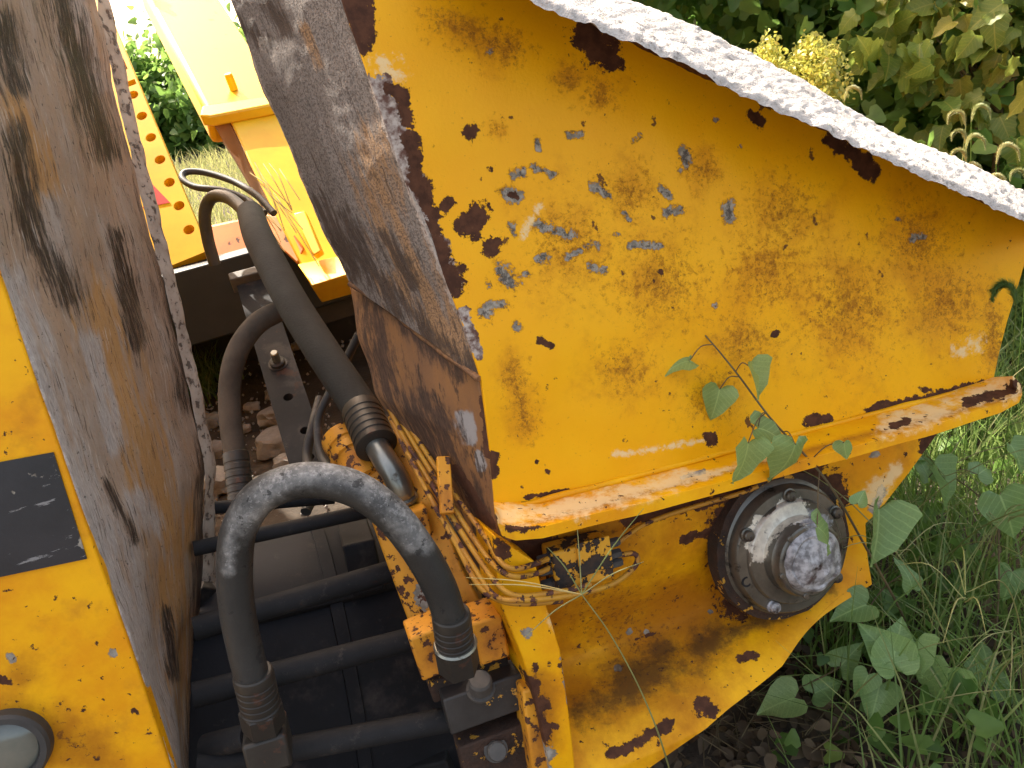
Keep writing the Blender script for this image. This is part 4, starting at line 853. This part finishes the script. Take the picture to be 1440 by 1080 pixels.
# the stalk crossing in front of the grease block
e = empty('grass_stalk', at(905, 1085, .98), 'bare grass stalk with spread spikelets in front of the grease block', 'grass stalk')
hub_ = at(818, 836, .985); rt_ = gnd(965, 1180); rt_[2] = gheight(rt_[0], rt_[1]); e.location = Vector(rt_); WORLD_ORG[e.name] = rt_
tube('stalk', [rt_, at(938, 1070, 1.05), at(905, 980, 1.01), at(860, 895, .99), hub_], [.0014, .001, .0007], 'grass_dry', e, 6, m=8)
for (x, y, z) in ((660, 822, .95), (655, 812, .95), (740, 895, .97), (812, 745, 1.0), (905, 715, 1.02), (770, 770, .99), (905, 790, 1.0)):
    tube('spikelet', [hub_, at((x+818)/2, (y+836)/2-6, (z+.985)/2), at(x, y, z)], [.0008, .0009, .0004], 'straw' if x < 700 else 'grass_dry', e, 5, m=5)

def scatter_leaves(name, cents, n, size, spread, mat, parent, rows=PLAIN, up=.5):
    LV = []; LF = []
    for i, (m, x, y) in enumerate(rows[::2] if len(rows) > 6 else rows):
        LV += [(-x, y, .3*x-.2*m*m), (0, m, -.2*m*m), (x, y, .3*x-.2*m*m)]
        if i: q = 3*i; LF += [(q-3, q-2, q+1, q), (q-2, q-1, q+2, q+1)]
    LV = np.array(LV); LF = np.array(LF); m_ = len(LV)
    C = np.array([cents[k % len(cents)][0] for k in range(n)]); sp_ = np.array([cents[k % len(cents)][1] for k in range(n)])
    P = C+np.random.randn(n, 3)*(sp_*spread)[:, None]; sz = size*np.random.uniform(.55, 1.3, n)
    Y = np.random.randn(n, 3)*.7+np.array([0, 0, -.35]); Y /= np.linalg.norm(Y, axis=1)[:, None]
    Z = np.random.randn(n, 3)*.6+np.array([0, -.4, up]); Z -= Y*(Y*Z).sum(1)[:, None]; Z /= np.linalg.norm(Z, axis=1)[:, None]; X = np.cross(Y, Z)
    V = P[:, None]+(X[:, None]*LV[None, :, :1]+Y[:, None]*LV[None, :, 1:2]+Z[:, None]*LV[None, :, 2:])*sz[:, None, None]
    Fs = (LF[None]+(np.arange(n)*m_)[:, None, None]).reshape(-1, 4)
    return obj(name, V.reshape(-1, 3), Fs, mat, parent, raw={'tint': np.repeat(np.random.rand(n), m_)}, recalc=False, ang=180, kind='stuff')
def shrub(name, base, R, n, size, mat, label, cat='shrub', ncl=45, rows=PLAIN, group=None, spread=.16, extra=()):
    base = np.array(base, float); base[2] = gheight(base[0], base[1])
    e = empty(name, base, label, cat, group); cents = []
    for k in range(ncl):
        while True:
            q = np.random.uniform(-1, 1, 3)
            if .35 < np.linalg.norm(q) < 1: break
        q[2] = q[2]*.55+.5; cents.append((base+q*np.array(R), np.array(R).mean()*random.uniform(.6, 1.2)))
    if len(extra): cents = list(extra)
    for k in range(min(ncl, 12)):
        c = cents[k][0]; tube('branch', [base+np.array([random.uniform(-.05, .05), random.uniform(-.05, .05), -.03]), (base+c)/2+np.random.randn(3)*.06, c], [.014, .008, .003], 'twig', e, 6, m=5)
    scatter_leaves('foliage', cents, n, size, spread, mat, e, rows); return e
def gw(px, py, z): p = at(px, py, z); return (p[0], p[1], 0)
G_ = 'shrubs behind the machine'
shrub('leafy_shrub', gw(1330, 220, 3.2), (.85, .6, 2.5), 11000, .065, 'leaf_dark', 'dense dark green shrub behind the concrete-caked flange', rows=HEART, group=G_)
shrub('leafy_shrub', gw(1180, 120, 4.4), (1.0, .7, 2.4), 9000, .075, 'leaf_dark', 'bluish green leafy shrub further back behind the flowering bush', rows=HEART, group=G_)
shrub('leafy_shrub', gw(980, 20, 5.0), (1.1, .8, 2.2), 8000, .075, 'leaf_dark', 'green shrub showing just over the high end of the caked flange', group=G_)
shrub('leafy_shrub', gw(1500, 300, 2.9), (.65, .5, 1.9), 7000, .06, 'leaf_dark', 'low green shrub at the edge of the weeds past the panel corner', rows=HEART, group=G_)
shrub('leafy_shrub', (.35, 3.45, 0), (.6, .45, 2.7), 7000, .065, 'leaf_dark', 'tall green shrub hidden mostly behind the yellow panel', rows=HEART, group=G_)
shrub('leafy_shrub', (1.25, 3.9, 0), (.6, .45, 2.6), 7000, .065, 'leaf_dark', 'tall green shrub directly behind the pale blossom bush', rows=HEART, group=G_)
bc2 = []
for k in range(26):
    x_, y_, z_ = random.uniform(1066, 1172), random.uniform(56, 98), random.uniform(2.05, 2.3)
    for j in range(9): bc2.append((at(x_+random.uniform(-7, 7)+j*random.uniform(-1, 1), y_+j*8, z_), random.uniform(.3, .5)+j*.06))
shrub('flowering_bush', gw(1118, 85, 2.17), (.12, .1, .6), 7000, .015, 'leaf_pale', 'small bush covered in pale yellow blossom above the caked flange', 'bush', 40, spread=.032, extra=bc2)
shrub('leafy_shrub', gw(185, 40, 12.5), (2.0, 1.0, 1.5), 9000, .14, 'leaf_dark', 'dark leafed shrub behind the perforated plate', rows=HEART, group=G_)
for k, (x, y, r, hh) in enumerate(((-3.2, 14.5, 2.4, 2.6), (0.2, 12.5, 2.4, 3.2), (3.4, 11, 2.2, 3.2), (6.2, 9, 2.2, 3.3), (4.6, 6.2, 1.5, 2.6))):
    shrub('hedge_tree', (x, y, 0), (r, r*.7, hh*.62), 7000, .16, 'leaf_dark', ('low', 'tall', 'broad', 'spreading', 'narrow')[k]+' green tree in the far hedge row', 'tree', 60, rows=PLAIN, group='hedge trees')
# broad-leaved sapling with yellowing leaves, each leaf its own
sb = np.array(gw(1420, 70, 2.45)); sb[2] = gheight(sb[0], sb[1])
e = empty('broadleaf_sapling', sb, 'sapling with large lobed yellowing leaves overhanging the dark shrub', 'sapling')
tips = [at(x, y, z) for x, y, z in ((1290, 20, 2.35), (1350, 10, 2.3), (1420, 5, 2.25), (1270, 65, 2.35), (1330, 75, 2.3), (1400, 70, 2.25), (1340, 120, 2.3), (1430, 110, 2.2), (1460, 40, 2.3), (1300, -40, 2.4), (1400, -50, 2.35), (1310, 45, 2.3))]
tube('trunk', [sb-np.array([0, 0, .03]), sb*.5+tips[5]*.5, tips[2]], [.02, .012, .006], 'twig', e, 8)
for k, tpt in enumerate(tips):
    mid = sb*.25+tips[5]*.75+np.random.randn(3)*.04; tube('branch', [mid, (mid+tpt)/2+np.array([0, 0, .05]), tpt], [.006, .004, .002], 'twig', e, 6, m=5)
    for j in range(19):
        p = tpt+np.random.randn(3)*np.array([.09, .08, .07]); yd = np.random.randn(3)*.5+np.array([-.3, -.2, -.55]); n = np.random.randn(3)*.45+np.array([-.1, -.5, .7])
        put_leaf(BM[(j+k) % 3], p, random.uniform(.055, .10), yd, n, e)
# foxtails
FT = [(1200, 124, 1.75, 12, 1), (1345, 158, 1.6, 14, -1), (1380, 150, 1.6, 18, 1), (1348, 185, 1.6, 13, -1), (1372, 192, 1.55, 16, 1), (1348, 212, 1.55, 14, -1), (1418, 205, 1.5, 22, 1), (1402, 248, 1.5, 20, 1), (1368, 232, 1.55, 12, 1), (1432, 240, 1.5, 18, -1)]
def foxtail(px, py, z, L, sgn, label, group='foxtail grasses', mat='foxtail', big=1.):
    top = at(px, py, z); root = top.copy(); root[0] += random.uniform(-.05, .1); root[1] += random.uniform(0, .2); root[2] = gheight(root[0], root[1])
    e = empty('foxtail_grass', root, label, 'grass', group)
    s0 = at(px-sgn*L*.8, py+L*1.2, z); tube('stalk', [root, root*.45+s0*.55+np.array([0.02, 0, 0]), s0], [.0014, .001, .0008], 'grass', e, 5, m=7)
    HP = catmull([s0, at(px-sgn*L*.55, py+L*.2, z), at(px, py-L*.1, z), at(px+sgn*L*.6, py+L*.25, z), at(px+sgn*L*.75, py+L*1.0, z)], 10); nH = len(HP)
    rr = np.interp(np.linspace(0, 1, nH), [0, .12, .7, 1], [.0012, .003, .0026, .0008])*big; T, fr = frames(HP); V = []; Fs = []
    for i in range(nH):
        for k in range(16):
            a = random.uniform(0, 6.283); d_ = fr[i][0]*math.cos(a)+fr[i][1]*math.sin(a); w_ = np.cross(d_, T[i])*.0005
            c = HP[i]+d_*rr[i]*.4; b = len(V); V += [c-w_*1.6, c+w_*1.6, c+d_*rr[i]*1.7+T[i]*rr[i]*1.6]; Fs.append((b, b+1, b+2))
    tube('seed_core', HP, rr*.75, mat, e, 6, sm=False)
    obj('bristles', V, Fs, mat, e, recalc=False, smooth=False, kind='stuff'); return e
for f in FT: foxtail(f[0], f[1], f[2], f[3]*random.uniform(.75, 1.35), f[4], 'drooping pale foxtail head above the caked flange beside the shrubs')
foxtail(1412, 402, 1.22, 22, -1, 'green foxtail head hanging over the corner of the yellow panel', None, 'grass', 2.0)
# dead twigs in the shade under the lip
V = []; Fs = []
for k in range(230):
    x, y = random.uniform(900, 1300), random.uniform(860, 1090); p = gnd(x, y); p[2] = gheight(p[0], p[1])+random.uniform(.004, .06); a = random.uniform(0, 6.28); l = random.uniform(.04, .14)
    d_ = np.array([math.cos(a), math.sin(a), random.uniform(-.2, .5)]); w_ = np.array([-math.sin(a), math.cos(a), 0])*.0012; b = len(V)
    V += [p-w_, p+w_, p+np.array([0, 0, .002]), p+d_*l-w_*.4, p+d_*l+w_*.4, p+d_*l+np.array([0, 0, .001])]; Fs += [(b, b+1, b+4, b+3), (b+1, b+2, b+5, b+4), (b+2, b, b+3, b+5)]
tag(obj('dead_twigs', V, Fs, 'twig', smooth=False, kind='stuff'), 'dry twigs littering the shaded soil', 'twigs')

roots = []
while len(roots) < 260:
    x, y = random.uniform(.3, 2.6), random.uniform(.7, 3.0); p = np.array([x, y, gheight(x, y)]); hh, d_, v_ = tomc(p)
    if hh > hedge_h-.25 or d_ < -.15: roots.append((p+np.array([0, 0, random.uniform(.01, .16)]), 1.))
tag(scatter_leaves('ground_weeds', roots, 2600, .038, .05, 'leaf_dark', None, HEART, 1.2), 'low broad-leaved weeds covering the soil beside the machine', 'weeds')
roots = []
for k in range(200):
    p = gnd(random.uniform(840, 1440), random.uniform(880, 1120)); p[2] = gheight(p[0], p[1])+.012; roots.append((p, 1.))
M['litter'] = leafmat('dead_leaf_brown', (.06, .04, .022), (.10, .066, .036), (.15, .11, .06), trans=.1, rough=.8)
tag(scatter_leaves('leaf_litter', roots, 1300, .034, .03, 'litter', None, PLAIN, 2.5), 'brown dead leaves lying on the shaded soil', 'leaf litter')
